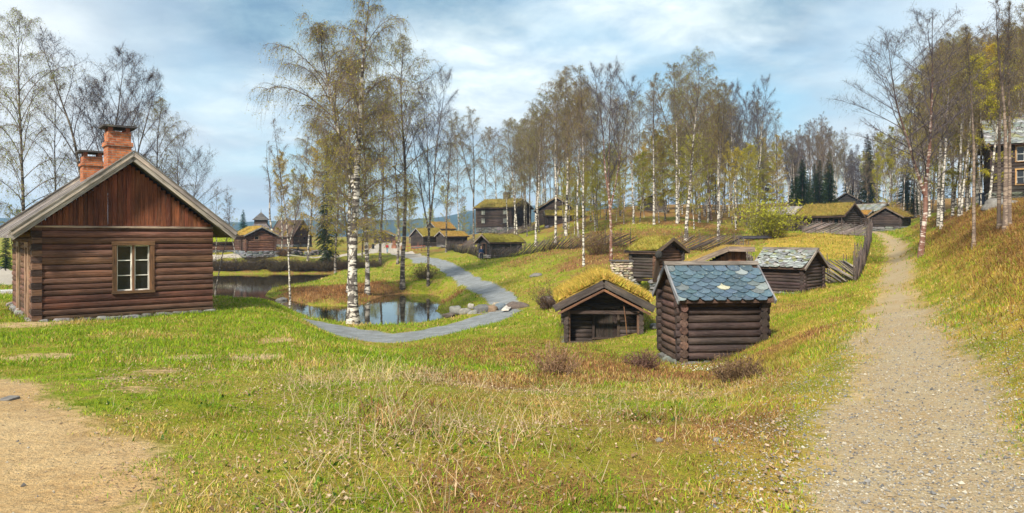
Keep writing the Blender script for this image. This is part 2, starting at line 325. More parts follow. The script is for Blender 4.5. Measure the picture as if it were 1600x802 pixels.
def m_sod():
    m, nt, N, L = new_mat('sod'); p = principled(N, L, 0.95, 0.1)
    ob = N('ShaderNodeTexCoord').outputs['Object']; t = attr(N, 'tint').outputs['Color']
    n1 = nz(N, L, ob, 1.6, 6, 0.7); n2 = nz(N, L, ob, 13, 6, 0.7)
    a = mx(N, L, rp(N, L, n2, [(0.3, 0.0), (0.7, 1.0)]), (0.45, 0.4, 0.4), (1.3, 1.3, 1.3))
    col = mx(N, L, 1.0, t, a, 'MULTIPLY')
    col = mx(N, L, rp(N, L, n1, [(0.52, 0.0), (0.70, 0.5)]), col, (0.13, 0.135, 0.014))
    L(col, p.inputs['Base Color']); bump(N, L, p, n2, 0.8, 0.06); MATS['sod'] = m
m_sod()
def m_hill():
    m, nt, N, L = new_mat('forested_hill'); p = principled(N, L, 1.0, 0.0)
    ob = N('ShaderNodeTexCoord').outputs['Object']; n = nz(N, L, ob, 0.03, 6, 0.7)
    L(mx(N, L, rp(N, L, n, [(0.35, 0.0), (0.65, 1.0)]), (0.012, 0.026, 0.024), (0.035, 0.055, 0.038)), p.inputs['Base Color']); MATS['hill'] = m
m_hill()

# ------------------------------------------------------------------ mesh helpers
class MB:
    def __init__(s): s.v = []; s.f = []; s.mi = []; s.t = []; s.g = []; s.sm = []
    def add(s, vs, fs, tint, g=None, mi=0, smooth=False):
        o = len(s.v); s.v += [tuple(v) for v in vs]; s.f += [tuple(i+o for i in f) for f in fs]; s.mi += [mi]*len(fs); s.sm += [smooth]*len(fs)
        if isinstance(tint[0], (int, float)): s.t += [tuple(tint)]*len(vs)
        else: s.t += [tuple(q) for q in tint]
        s.g += [tuple(q) for q in (g if g is not None else vs)]
    def box(s, lo, hi, tint, mi=0):
        """axis-aligned box; the grain runs along its longest side"""
        d = [hi[k]-lo[k] for k in range(3)]; ax = max(range(3), key=lambda k: d[k]); o1, o2 = [k for k in range(3) if k != ax]; off = random.random()*50
        vs = [(lo[0] if i & 1 == 0 else hi[0], lo[1] if i & 2 == 0 else hi[1], lo[2] if i & 4 == 0 else hi[2]) for i in range(8)]
        g = [(v[ax]+off, v[o1]+off*.37, v[o2]) for v in vs]
        s.add(vs, [(0,2,3,1), (4,5,7,6), (0,1,5,4), (2,6,7,3), (0,4,6,2), (1,3,7,5)], tint, g, mi)
    def bar(s, p0, p1, w, h, tint, mi=0, up=(0, 0, 1), w1=None, h1=None):
        p0 = Vector(p0); p1 = Vector(p1); d = (p1-p0); L = d.length; d.normalize(); u = Vector(up)
        if abs(d.dot(u)) > 0.95: u = Vector((1, 0, 0))
        x = d.cross(u).normalized(); y = x.cross(d).normalized(); off = random.random()*50; vs = []; g = []
        for k, q in enumerate((p0, p1)):
            a, b = (w, h) if k == 0 else (w1 or w, h1 or h)
            for sx, sy in ((-1, -1), (1, -1), (1, 1), (-1, 1)):
                vs.append(q + x*sx*a/2 + y*sy*b/2); g.append((k*L+off, sx*a/2+off*.3, sy*b/2))
        s.add(vs, [(3,2,1,0), (4,5,6,7), (0,1,5,4), (1,2,6,5), (2,3,7,6), (3,0,4,7)], tint, g, mi)
    def tube(s, pts, rad, n, tint, mi=0, smooth=True, cap=True, tints=None, flat=1.0, gs=1.0):
        off = random.random()*50; vs = []; g = []; ts = []; m = len(pts); acc = 0; ref = Vector((0.31, 0.2, 1)).normalized()
        P = [Vector(q) for q in pts]
        for i, q in enumerate(P):
            d = (P[min(i+1, m-1)] - P[max(i-1, 0)]).normalized()
            if abs(d.z) > 0.9: ref = Vector((1, 0, 0))
            else: ref = Vector((0, 0, 1))
            x = d.cross(ref).normalized(); y = x.cross(d)
            if i: acc += (q-P[i-1]).length
            for k in range(n):
                a = 2*math.pi*k/n; r = rad[i]; c, sn = math.cos(a), math.sin(a)
                vs.append(q + x*c*r*flat + y*sn*r); g.append((acc*gs+off, c*r+off*.3, sn*r)); ts.append(tints[i] if tints else tint)
        fs = [(i*n+k, i*n+(k+1) % n, (i+1)*n+(k+1) % n, (i+1)*n+k) for i in range(m-1) for k in range(n)]
        s.add(vs, fs, ts, g, mi, smooth)
        if cap:
            o = len(vs); base = len(s.v)-o
            for ring, rev in ((0, True), (m-1, False)):
                idx = [base+ring*n+k for k in range(n)]
                s.f.append(tuple(reversed(idx)) if rev else tuple(idx)); s.mi.append(mi); s.sm.append(False)
    def rock(s, c, size, tint, seed=0, mi=0, sub=1, rot=0, smooth=False):
        V, Fc = ico(sub); rr = random.Random(seed); o = [rr.random()*90 for _ in range(3)]; ca, sa = math.cos(rot), math.sin(rot); vs = []
        for v in V:
            from mathutils import noise as mn
            k = 1 + 0.42*mn.noise(Vector((v[0]*1.1+o[0], v[1]*1.1+o[1], v[2]*1.1+o[2]))) + 0.16*mn.noise(Vector((v[0]*3+o[1], v[1]*3+o[2], v[2]*3+o[0])))
            q = [math.copysign(abs(v[j])**0.72, v[j])*k for j in range(3)]
            x, y, z = q[0]*size[0], q[1]*size[1], q[2]*size[2]; vs.append((c[0]+x*ca-y*sa, c[1]+x*sa+y*ca, c[2]+z))
        g = [(p[0]+o[0], p[1]+o[1], p[2]+o[2]) for p in vs]
        s.add(vs, Fc, tint, g, mi, smooth)
    def quad(s, a, b, c, d, tint, mi=0): s.add([a, b, c, d], [(0, 1, 2, 3)], tint, None, mi)
    def mesh(s, name, mats):
        me = bpy.data.meshes.new(name); me.from_pydata(s.v, [], s.f)
        for m in mats: me.materials.append(MATS[m] if isinstance(m, str) else m)
        me.polygons.foreach_set('material_index', s.mi); me.polygons.foreach_set('use_smooth', s.sm)
        a = me.attributes.new('tint', 'FLOAT_COLOR', 'POINT'); t = np.ones((len(s.v), 4), 'f'); t[:, :3] = s.t; a.data.foreach_set('color', t.ravel())
        a = me.attributes.new('guv', 'FLOAT_VECTOR', 'POINT'); a.data.foreach_set('vector', np.array(s.g, 'f').ravel())
        me.update(); return me
    def build(s, name, mats, parent=None, **k):
        if not s.v: return None
        if isinstance(mats, str): mats = [mats]
        o = bpy.data.objects.new(name, s.mesh(name, mats)); COL.objects.link(o); o.parent = parent; tag(o, **k); return o
_ICO = {}
def ico(sub):
    if sub not in _ICO:
        import bmesh; bm = bmesh.new(); bmesh.ops.create_icosphere(bm, subdivisions=sub, radius=1.0); bm.verts.ensure_lookup_table()
        _ICO[sub] = ([tuple(v.co) for v in bm.verts], [tuple(v.index for v in f.verts) for f in bm.faces]); bm.free()
    return _ICO[sub]
def tag(o, label=None, cat=None, group=None, kind=None):
    if label: o['label'] = label
    if cat: o['category'] = cat
    if group: o['group'] = group
    if kind: o['kind'] = kind
def thing(name, label, cat, loc=(0, 0, 0), rot=0, group=None):
    o = bpy.data.objects.new(name, None); COL.objects.link(o); o.location = loc; o.rotation_euler = (0, 0, rot); o.empty_display_size = 0.3
    tag(o, label, cat, group); return o
def np_mesh(name, V, Fa, mats, tint=None, mi=None, guv=None, smooth=False):
    """Fa: (n,3) or (n,4) index array"""
    me = bpy.data.meshes.new(name); n, k = Fa.shape
    me.vertices.add(len(V)); me.vertices.foreach_set('co', np.asarray(V, 'f').ravel())
    me.loops.add(n*k); me.loops.foreach_set('vertex_index', np.asarray(Fa, 'i').ravel())
    me.polygons.add(n); me.polygons.foreach_set('loop_start', np.arange(0, n*k, k, dtype='i')); me.polygons.foreach_set('loop_total', np.full(n, k, 'i'))
    for m in mats: me.materials.append(MATS[m] if isinstance(m, str) else m)
    if mi is not None: me.polygons.foreach_set('material_index', np.asarray(mi, 'i'))
    me.polygons.foreach_set('use_smooth', np.full(n, smooth))
    if tint is not None:
        a = me.attributes.new('tint', 'FLOAT_COLOR', 'POINT'); t = np.ones((len(V), 4), 'f'); t[:, :3] = tint; a.data.foreach_set('color', t.ravel())
    if guv is not None:
        a = me.attributes.new('guv', 'FLOAT_VECTOR', 'POINT'); a.data.foreach_set('vector', np.asarray(guv, 'f').ravel())
    me.update(calc_edges=True); return me
def link(name, me, parent=None, **k):
    o = bpy.data.objects.new(name, me); COL.objects.link(o); o.parent = parent; tag(o, **k); return o
def vary(t, a=0.2): k = 1 + random.uniform(-a, a); return tuple(max(0.004, c*k*(1+random.uniform(-a*.25, a*.25))) for c in t)

# ------------------------------------------------------------------ the ground and its tracks, pond, hills
def ellipse(x, y, px, D, rx, ry): cx, cy = PD(px, D); return 1 - np.hypot((x-cx)/rx, (y-cy)/ry)
def covers(x, y):
    D = np.maximum(y, 3); px = CX + F*x/D
    wob = 0.5*fbm(x*0.35+40, y*0.35, 3)
    DIRTP = [PD(-500,3), PD(-500,12), PD(-60,11), PD(60,9), PD(100,7.6), PD(150,6.4), PD(195,5.4), PD(215,4.2), PD(160,3)]
    dd = seg_dist(x, y, DIRTP, True); dirt = np.where(inside(x, y, DIRTP), dd, -dd)
    dirt = sstep(-0.7, 0.7, dirt + wob*0.9)
    for (p, d, rx, ry) in ((250, 10.6, .34, .42), (300, 12.6, .4, .5), (402, 12.9, .5, .5), (165, 9.4, .4, .35), (30, 19, 1.2, 1.4), (215, 8.4, .3, .3), (430,15.5,.5,.6), (60, 12.5, .6, .5)):
        dirt = np.maximum(dirt, .62*sstep(-0.6, 0.4, ellipse(x, y, p, d, rx, ry) + wob*0.9))
    brown = 0.50*sstep(96, 99, y)*(1-sstep(104, 107, y))*sstep(250, 300, px)*(1-sstep(600, 660, px))
    for (p, d, rx, ry, w) in ((545, 61, 7.5, 8, .9), (650, 56, 4.5, 5, .8), (480, 65, 3, 3, .7), (560, 100, 9, 5, .6), (935, 55, 5, 6, .7), (870, 48, 4, 4, .4), (800, 24, 4, 5, .5), (900, 19, 3, 3, .62), (720, 27, 4, 3, .5),
                              (1000, 15.5, 3, 2.2, .8), (880, 13, 2.0, 1.6, .6), (1190, 16.5, 2.2, 1.5, .8), (1000, 70, 16, 16, .6), (1250, 27, 2, 3, .5), (980, 48, 5, 5, .5)):
        brown = np.maximum(brown, w*sstep(-0.3, 0.5, ellipse(x, y, p, d, rx, ry) + wob*0.6))
    xr = x - np.interp(y, [q[1] for q in GRAVEL], [q[0] for q in GRAVEL])       # metres right of the gravel track
    bank = sstep(1.7, 3.4, xr + wob) * (1-sstep(70, 90, y)); brown = np.maximum(brown, bank*(0.74+.35*fbm(x*.6, y*.3, 3)))
    brown = np.maximum(brown, (.5+.35*fbm(x*.2+3, y*.12, 3))*sstep(800, 880, px)*sstep(46, 56, y)*(1-sstep(1150, 1190, px)))
    brown = np.maximum(brown, (.38+.4*fbm(x*.45+33, y*.45, 3))*sstep(560, 700, px)*(1-sstep(1200, 1300, px))*(1-sstep(20, 28, y)))
    brown = np.maximum(brown, 0.62*sstep(95, 115, y)*sstep(820, 900, px)); brown = np.maximum(brown, (.5+.3*fbm(x*.1, y*.06, 3))*sstep(116, 126, y)*sstep(200,330,px))
    yellow = sstep(0, 0.3, sstep(1190, 1215, px)*(1-sstep(1318, 1345, px))*sstep(44, 48, y)*(1-sstep(66, 76, y))*0.9)*0.85
    yellow = np.maximum(yellow, (0.22+.3*fbm(x*.5+60, y*.3, 3))*sstep(2.0, 3.5, xr)*(1-sstep(70, 90, y))); yellow = np.maximum(yellow, 0.42*sstep(850, 1250, px)*(1-sstep(40, 60, y)))
    yellow = np.maximum(yellow, 0.7*sstep(1.0,1.6,xr)*(1-sstep(2.2,3.2,xr))*(1-sstep(60,80,y)))
    dg = seg_dist(x, y, GRAVEL); dr = seg_dist(x, y, GREY); dd = seg_dist(x, y, ROAD); dl = seg_dist(x, y, ROADL)
    grav = 1 - sstep(0.0, 1.15, dg + 0.8*wob + .25*fbm(x*1.3, y*1.3, 2)); grav = grav*np.interp(y, [6, 12, 20, 200], [1, .80, .68, .66])
    dirt = np.maximum(dirt, 0.60*(1-sstep(0.45, 1.35, dg + wob*.7)))
    wg = np.interp(y, [30, 36, 42, 60, 90, 110, 140, 200], [1.75, 1.6, 1.0, .98, 1.35, 1.6, 3.2, 3.2])
    grey = (1 - sstep(wg-0.45, wg+0.35, dr + .35*fbm(x*.9, y*.9, 3))) * (1-sstep(100, 135, y))
    road = np.maximum(1 - sstep(1.0, 1.7, np.minimum(dd, dl)), (1 - sstep(wg-0.2, wg+0.3, dr))*sstep(95, 125, y))
    return np.stack([dirt, brown, yellow], 1), np.stack([grav, grey, road], 1), dg, dr, dd
def build_ground():
    nc, nr = 760, 640
    t = np.linspace(-1, 1, nc); t = np.sign(t)*(np.abs(t)*0.72 + 0.9*np.abs(t)**4)
    yy = np.exp(np.linspace(math.log(7), math.log(1600), nr)) - 12
    X = (yy[:, None]+12)*t[None, :]; Y = np.repeat(yy[:, None], nc, 1)
    x = X.ravel(); y = Y.ravel(); z = height(x, y)
    cov, tr, dg, dr, dd = covers(x, y)
    i = np.arange(nr-1)[:, None]*nc + np.arange(nc-1)[None, :]; Fq = np.stack([i, i+1, i+nc+1, i+nc], 2).reshape(-1, 4)
    fm = lambda a: a[Fq].mean(1)
    isg = fm(tr[:, 0]) > 0.5; isp = (fm(tr[:, 1]) > 0.5) & ~isg; isr = (fm(tr[:, 2]) > 0.5) & ~isg & ~isp
    V = np.stack([x, y, z], 1)
    for nm, sel in (('ground', ~(isg | isp | isr)), ('gravel_path', isg), ('grey_path', isp), ('dirt_road', isr)):
        Fs = Fq[sel]; u, inv = np.unique(Fs.ravel(), return_inverse=True)
        me = np_mesh(nm, V[u], inv.reshape(-1, 4), ['ground'], smooth=True)
        for an, src in (('cover', cov), ('tracks', tr)):
            a = me.attributes.new(an, 'FLOAT_COLOR', 'POINT'); c = np.ones((len(u), 4), 'f'); c[:, :3] = src[u]; a.data.foreach_set('color', c.ravel())
        link(nm, me, kind='structure')
build_ground()
def build_water():
    m = MB(); xs = [p[0] for p in POND]; ys = [p[1] for p in POND]
    n = 24; x0, x1, y0, y1 = min(xs)-2, max(xs)+2, min(ys)-2, max(ys)+2
    m.quad((x0, y0, 0), (x1, y0, 0), (x1, y1, 0), (x0, y1, 0), (1, 1, 1)); m.build('pond_water', 'water', kind='structure')
build_water()
def build_hills():
    nx, ny = 240, 26; V = []; px = np.linspace(-900, 2400, nx)
    top = np.interp(px, [-900, -100, 60, 330, 420, 560, 640, 690, 740, 800, 900, 1100, 1500, 2400], [330, 338, 347, 350, 347, 346, 345, 341, 331, 326, 320, 324, 330, 330])
    for j in range(ny):
        D = 1500 + j*60; s = math.sin(min(1, j/14)*math.pi/2) if j < 15 else 1 - (j-14)*0.05
        for k in range(nx):
            H = (HY-top[k])/F*2300 + CZ
            x = (px[k]-CX)*D/F; V.append((x, D, 3 + H*s + 6*s*float(fbm(np.array([x*0.006]), np.array([D*0.006]), 4)[0]) ))
    i = np.arange(ny-1)[:, None]*nx + np.arange(nx-1)[None, :]
    link('distant_hills', np_mesh('distant_hills', np.array(V), np.stack([i, i+1, i+nx+1, i+nx], 2).reshape(-1, 4), ['hill'], smooth=True), kind='structure')
build_hills()

# ------------------------------------------------------------------ log buildings
DARK = (0.050, 0.034, 0.028); BROWN = (0.125, 0.058, 0.036); GREYW = (0.30, 0.275, 0.26); MID = (0.085, 0.05, 0.036)
def sod_patch(m, w2, l2, zr, tanp, th, nblade, tint, bh=0.12, seed=1, mono=False):
    nu, nv = 26, 26; rr = random.Random(seed); o = rr.random()*80; vs = []; ts = []
    f = lambda x: -abs(x)*tanp if not mono else -(x+w2)*tanp
    for i in range(nu+1):
        x = -w2 + 2*w2*i/nu
        for j in range(nv+1):
            y = -l2 + 2*l2*j/nv; e = min((w2-abs(x))/0.18, (l2-abs(y))/0.18, 1); n = float(fbm(np.array([x*1.3+o]), np.array([y*1.3+o]), 3)[0])
            vs.append((x, y, zr + (f(x) if mono else -math.sqrt(x*x+0.02)*tanp) + th*(0.55+0.45*max(0, e)) + n*th*0.45)); ts.append(vary(tint, 0.25))
    fs = [(i*(nv+1)+j, (i+1)*(nv+1)+j, (i+1)*(nv+1)+j+1, i*(nv+1)+j+1) for i in range(nu) for j in range(nv)]
    loop = [j for j in range(nv+1)] + [i*(nv+1)+nv for i in range(1, nu+1)] + [nu*(nv+1)+j for j in range(nv-1, -1, -1)] + [i*(nv+1) for i in range(nu-1, 0, -1)]
    b = len(vs); soil = (0.07, 0.045, 0.022)
    for k in loop: x, y, z = vs[k]; vs.append((x*0.995, y*0.995, zr + f(x) + 0.002)); ts.append(soil)
    n = len(loop)
    for k in range(n): fs.append((loop[k], b+k, b+(k+1) % n, loop[(k+1) % n]))
    m.add(vs, fs, ts, None, 0, True)
    for _ in range(nblade):
        x = rr.uniform(-w2, w2); y = rr.uniform(-l2, l2); z = zr + f(x) + th*0.8
        h = bh*rr.uniform(.4, 1.3); a = rr.random()*6.28; wd = h*0.09+0.004; dx, dy = math.cos(a)*wd, math.sin(a)*wd
        lx, ly = rr.gauss(0, .45)*h + (0.35*h*(1 if x > 0 else -1)), rr.gauss(0, .45)*h
        c = vary(rr.choice([(0.55, 0.38, 0.07), (0.46, 0.36, 0.06), (0.30, 0.28, 0.04), (0.58, 0.35, 0.09)] if tint[0] > .33 else [(0.22, 0.19, 0.04), (0.16, 0.15, 0.03), (0.26, 0.17, 0.05)] if tint[0] < .255 else [(0.36, 0.27, 0.06), (0.28, 0.25, 0.04), (0.22, 0.23, 0.03), (0.42, 0.27, 0.07)] if tint[1] < tint[0] else [(0.2, 0.28, 0.02), (0.32, 0.33, 0.03)]), .25)
        m.add([(x-dx, y-dy, z), (x+dx, y+dy, z), (x+lx, y+ly, z+h)], [(0, 1, 2)], c, None, 1)
def cabin(name, label, cat, c, rot, w, l, hw, pitch, group=None, z=None, log_h=0.2, hewn=False, proj=0.2, tint=DARK, alt=None, roof='sod', oe=0.35, og=0.35,
          found=0.3, found_t=(0.15, 0.145, 0.14), gable='log', openings=(), th=0.18, blades=900, sodt=(0.30, 0.22, 0.05), barge=GREYW, barge_h=0.16, double_barge=False,
          slate=None, lift=0.0, open_front=0.0, seed=1, bh=0.12, gable_t=None, roof_t=GREYW, slate_w=0.34):
    random.seed(seed*13+5)
    if z is None: z = hz(*c)
    root = thing(name, label, cat, (c[0], c[1], z), rot, group)
    tp = math.tan(R(pitch)); rt = log_h*0.5 if not hewn else 0.10; rz = log_h*0.56
    m = MB(); n = max(2, int(round(hw/log_h))); lh = hw/n; nseg = 5
    def logseg(p0, p1, zc, t):
        P0 = Vector(p0); P1 = Vector(p1); L = (P1-P0).length; k = max(2, int(L/0.6)+1) if not hewn else 2; pts = []; rad = []
        for i in range(k): pts.append(P0.lerp(P1, i/(k-1)) + Vector((0, 0, random.uniform(-.012, .012) if not hewn else 0))); rad.append(rz*(1+random.uniform(-.06, .06) if not hewn else 1))
        if hewn:
            d = (P1-P0).normalized(); x = d.cross(Vector((0, 0, 1))).normalized(); off = random.random()*60; vs = []; g = []
            prof = [(-.45, -.5), (-.88, -.40), (-1.06, -.12), (-1.04, .2), (-.82, .42), (-.45, .5), (.45, .5), (.82, .42), (1.04, .2), (1.06, -.12), (.88, -.40), (.45, -.5)]
            jit = random.uniform(-.012, .012)
            for e, q in enumerate((P0, P1)):
                for a, b in prof: vs.append(q + x*(a*rt+jit) + Vector((0, 0, b*lh*1.0))); g.append((e*L+off, a*rt+off*.3, b*lh))
            np_ = len(prof); m.add(vs, [(i, (i+1) % np_, np_+(i+1) % np_, np_+i) for i in range(np_)] + [tuple(range(np_-1, -1, -1)), tuple(range(np_, 2*np_))], t, g)
        else: m.tube(pts, rad, 9, t, flat=rt/rz*1.02)
    e = proj if not hewn else 0.075
    def wall(side, z0, zc, half, t):
        """one log of a wall, broken where an opening stands"""
        cuts = [(o['u0'], o['u1']) for o in openings if o['wall'] == side and o['z0'] < zc < o['z1']]
        a0, a1 = -half, half; segs = []; cur = a0
        for u0, u1 in sorted(cuts): segs.append((cur, u0)); cur = u1
        segs.append((cur, a1))
        for s0, s1 in segs:
            if s1-s0 < 0.05: continue
            if side == 'front': logseg((s0, -l/2+open_front, zc), (s1, -l/2+open_front, zc), zc, t)
            elif side == 'back': logseg((s0, l/2, zc), (s1, l/2, zc), zc, t)
            elif side == 'left': logseg((-w/2, s0, zc), (-w/2, s1, zc), zc, t)
            else: logseg((w/2, s0, zc), (w/2, s1, zc), zc, t)
    edges = np.cumsum([0]+[random.uniform(.78, 1.22) for _ in range(n)]); edges = edges/edges[-1]*hw; lh0 = lh
    for i in range(n):
        if hewn:
            lh = edges[i+1]-edges[i]; zc = (edges[i]+edges[i+1])/2
            for side in ('front', 'back'): wall(side, 0, zc, w/2+e*random.uniform(.85, 1.1), vary(tint, .38))
            for side in ('left', 'right'): wall(side, 0, zc, l/2-rt-.004, vary(tint, .38))
            if i == n-1: lh = lh0
            continue
        for side in ('front', 'back'):
            wall(side, 0, lh*(i+.5), w/2+e*random.uniform(.85, 1.1) - (open_front and side == 'front')*(e+.05), vary(alt if (alt and side == 'front') else tint, .25))
        for side in ('left', 'right'): wall(side, 0, lh*(i+(1.0 if not hewn else .5)) if i < n-1 or hewn else lh*(i+.8), l/2+(e*random.uniform(.85, 1.1) if not hewn else -rt-0.004), vary(tint, .25))
    rise = tp*w/2
    if gable == 'log':
        k = 0
        while True:
            zc = hw + lh*(k+.5); half = (w/2)*(1-(zc-hw+lh*.35)/rise)
            if half < 0.12: break
            for side in ('front', 'back'): wall(side, 0, zc, half, vary(alt if (alt and side == 'front') else tint, .25))
            k += 1
    m.build('wall', 'timber', root)
    if gable == 'board':
        for sy in (-1, 1):
            b = MB(); x = -w/2
            while x < w/2-0.02:
                bw = random.uniform(.1, .15); x1 = min(x+bw, w/2); zt0 = hw + tp*(w/2-max(abs(x), abs(x1)))+0.0
                yo = sy*(l/2+rt*0.6+random.choice((0, .018)) ); t = vary(gable_t or BROWN, .3)
                zt0 = max(zt0, hw+0.03)
                b.box((x+.003, min(yo, yo+sy*.03), hw-0.04), (x1-.003, max(yo, yo+sy*.03), zt0+0.02), t); x = x1
            b.build('gable_boards', 'timber', root)
            b = MB(); yo = sy*(l/2+rt+.05); b.box((-w/2-.06, min(yo, yo-sy*.12), hw-.10), (w/2+.06, max(yo, yo-sy*.12), hw-.045), (0.34, 0.26, 0.2)); b.build('drip_board', 'timber', root)
    # openings
    def wb(mm, side, u0, u1, o0, o1, z0, z1, t, mi=0):
        if side == 'front': lo, hi = (u0, -l/2+open_front-o1, z0), (u1, -l/2+open_front-o0, z1)
        elif side == 'back': lo, hi = (u0, l/2+o0, z0), (u1, l/2+o1, z1)
        elif side == 'left': lo, hi = (-w/2-o1, u0, z0), (-w/2-o0, u1, z1)
        else: lo, hi = (w/2+o0, u0, z0), (w/2+o1, u1, z1)
        mm.box(lo, hi, t, mi)
    for o in openings:
        S, u0, u1, z0, z1 = o['wall'], o['u0'], o['u1'], o['z0'], o['z1']; ft = o.get('frame', MID); fw = o.get('fw', .1)
        b = MB(); wb(b, S, u0-fw*.6, u0+fw*.4, -rt, rt+.035, z0, z1, vary(ft)); wb(b, S, u1-fw*.4, u1+fw*.6, -rt, rt+.035, z0, z1, vary(ft))
        wb(b, S, u0-fw*.75, u1+fw*.75, -rt, rt+.045, z1, z1+fw, vary(ft)); wb(b, S, u0-fw*.75, u1+fw*.75, -rt, rt+.055, z0-fw*.7, z0, vary(ft))
        if o['kind'] == 'window':
            fr = b.build('window', 'timber', root); st = o.get('sash', (0.7, 0.68, 0.62)); g = MB(); wb(g, S, u0+fw*.4, u1-fw*.4, -.03, -.015, z0, z1, (1, 1, 1)); g.build('pane', 'glass', fr)
            b = MB(); a0, a1 = u0+fw*.4, u1-fw*.4; sw = o.get('sw', .035); mid = (a0+a1)/2; cols = o.get('cols', 2); rows = o.get('rows', 3)
            if cols == 2:
                pw = sw*1.6
                wb(b, S, mid-pw*.5, mid+pw*.5, -.02, rt*.6+.02, z0, z1, vary(ft))
                halves = ((a0, mid-pw*.5), (mid+pw*.5, a1))
            else: halves = ((a0, a1),)
            for h0, h1 in halves:
                wb(b, S, h0, h0+sw, -.012, .025, z0, z1, st); wb(b, S, h1-sw, h1, -.012, .025, z0, z1, st)
                wb(b, S, h0+sw, h1-sw, -.012, .025, z0, z0+sw, st); wb(b, S, h0+sw, h1-sw, -.012, .025, z1-sw, z1, st)
                for r in range(1, rows): zz = z0+(z1-z0)*r/rows; wb(b, S, h0+sw, h1-sw, -.012, .02, zz-sw*.35, zz+sw*.35, st)
            b.build('sash', 'timber', fr)
        elif o['kind'] == 'door':
            fr = b.build('door_frame', 'timber', root); b = MB(); a0, a1 = u0+fw*.4, u1-fw*.4; nb = max(3, int((a1-a0)/.16)); dt = o.get('tint', DARK)
            for k in range(nb): wb(b, S, a0+(a1-a0)*k/nb+.002, a0+(a1-a0)*(k+1)/nb-.002, -.05, -.02, z0, z1, vary(dt, .3))
            d = b.build('door', 'timber', root)
            h = MB(); wb(h, S, a1-.16, a1-.12, -.018, .02, (z0+z1)/2-.06, (z0+z1)/2+.06, (.03, .03, .03)); h.build('handle', 'plain', d)
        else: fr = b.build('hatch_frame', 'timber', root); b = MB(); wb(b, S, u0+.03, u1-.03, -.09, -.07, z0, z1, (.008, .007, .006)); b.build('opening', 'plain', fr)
    # roof
    W2 = w/2+oe; L2 = l/2+og; zr = hw+rise+0.10
    b = MB(); t0, t1 = 0.0, 0.055
    for s in (-1, 1):
        k = 0; y = -L2
        if roof == 'board':
            while y < L2-.01:
                bw = random.uniform(.16, .24); y1 = min(y+bw, L2); dz = random.choice((0, .018))
                vs = [(0, y+.003, zr+t0), (0, y1-.003, zr+t0), (s*W2, y1-.003, zr-W2*tp+t0), (s*W2, y+.003, zr-W2*tp+t0)]; vs += [(a, bb, cc+t1+dz) for a, bb, cc in vs]
                off = random.random()*50; g = [(abs(v[0])*1.2+off, v[1]+off*.3, v[2]*.1) for v in vs]
                b.add(vs, [(0, 1, 2, 3), (7, 6, 5, 4), (0, 4, 5, 1), (1, 5, 6, 2), (2, 6, 7, 3), (3, 7, 4, 0)] if s > 0 else [(3, 2, 1, 0), (4, 5, 6, 7), (1, 5, 4, 0), (2, 6, 5, 1), (3, 7, 6, 2), (0, 4, 7, 3)], vary(roof_t, .3), g); y = y1
        else:
            vs = [(0.0, -L2, zr+t0), (0.0, L2, zr+t0), (s*W2, L2, zr-W2*tp+t0), (s*W2, -L2, zr-W2*tp+t0)]; vs += [(a, bb, cc+t1) for a, bb, cc in vs]
            b.add(vs, [(0, 1, 2, 3), (7, 6, 5, 4), (1, 5, 6, 2), (2, 6, 7, 3), (3, 7, 4, 0)] if s > 0 else [(3, 2, 1, 0), (4, 5, 6, 7), (2, 6, 5, 1), (3, 7, 6, 2), (0, 4, 7, 3)], vary(MID, .1))
    rf = b.build('roof', 'timber', root)
    if roof == 'sod':
        b = MB(); sod_patch(b, W2-.02, L2-.03, zr+t1+.002, tp, th, blades, sodt, bh, seed); b.build('sod', ['sod', 'blade'], rf)
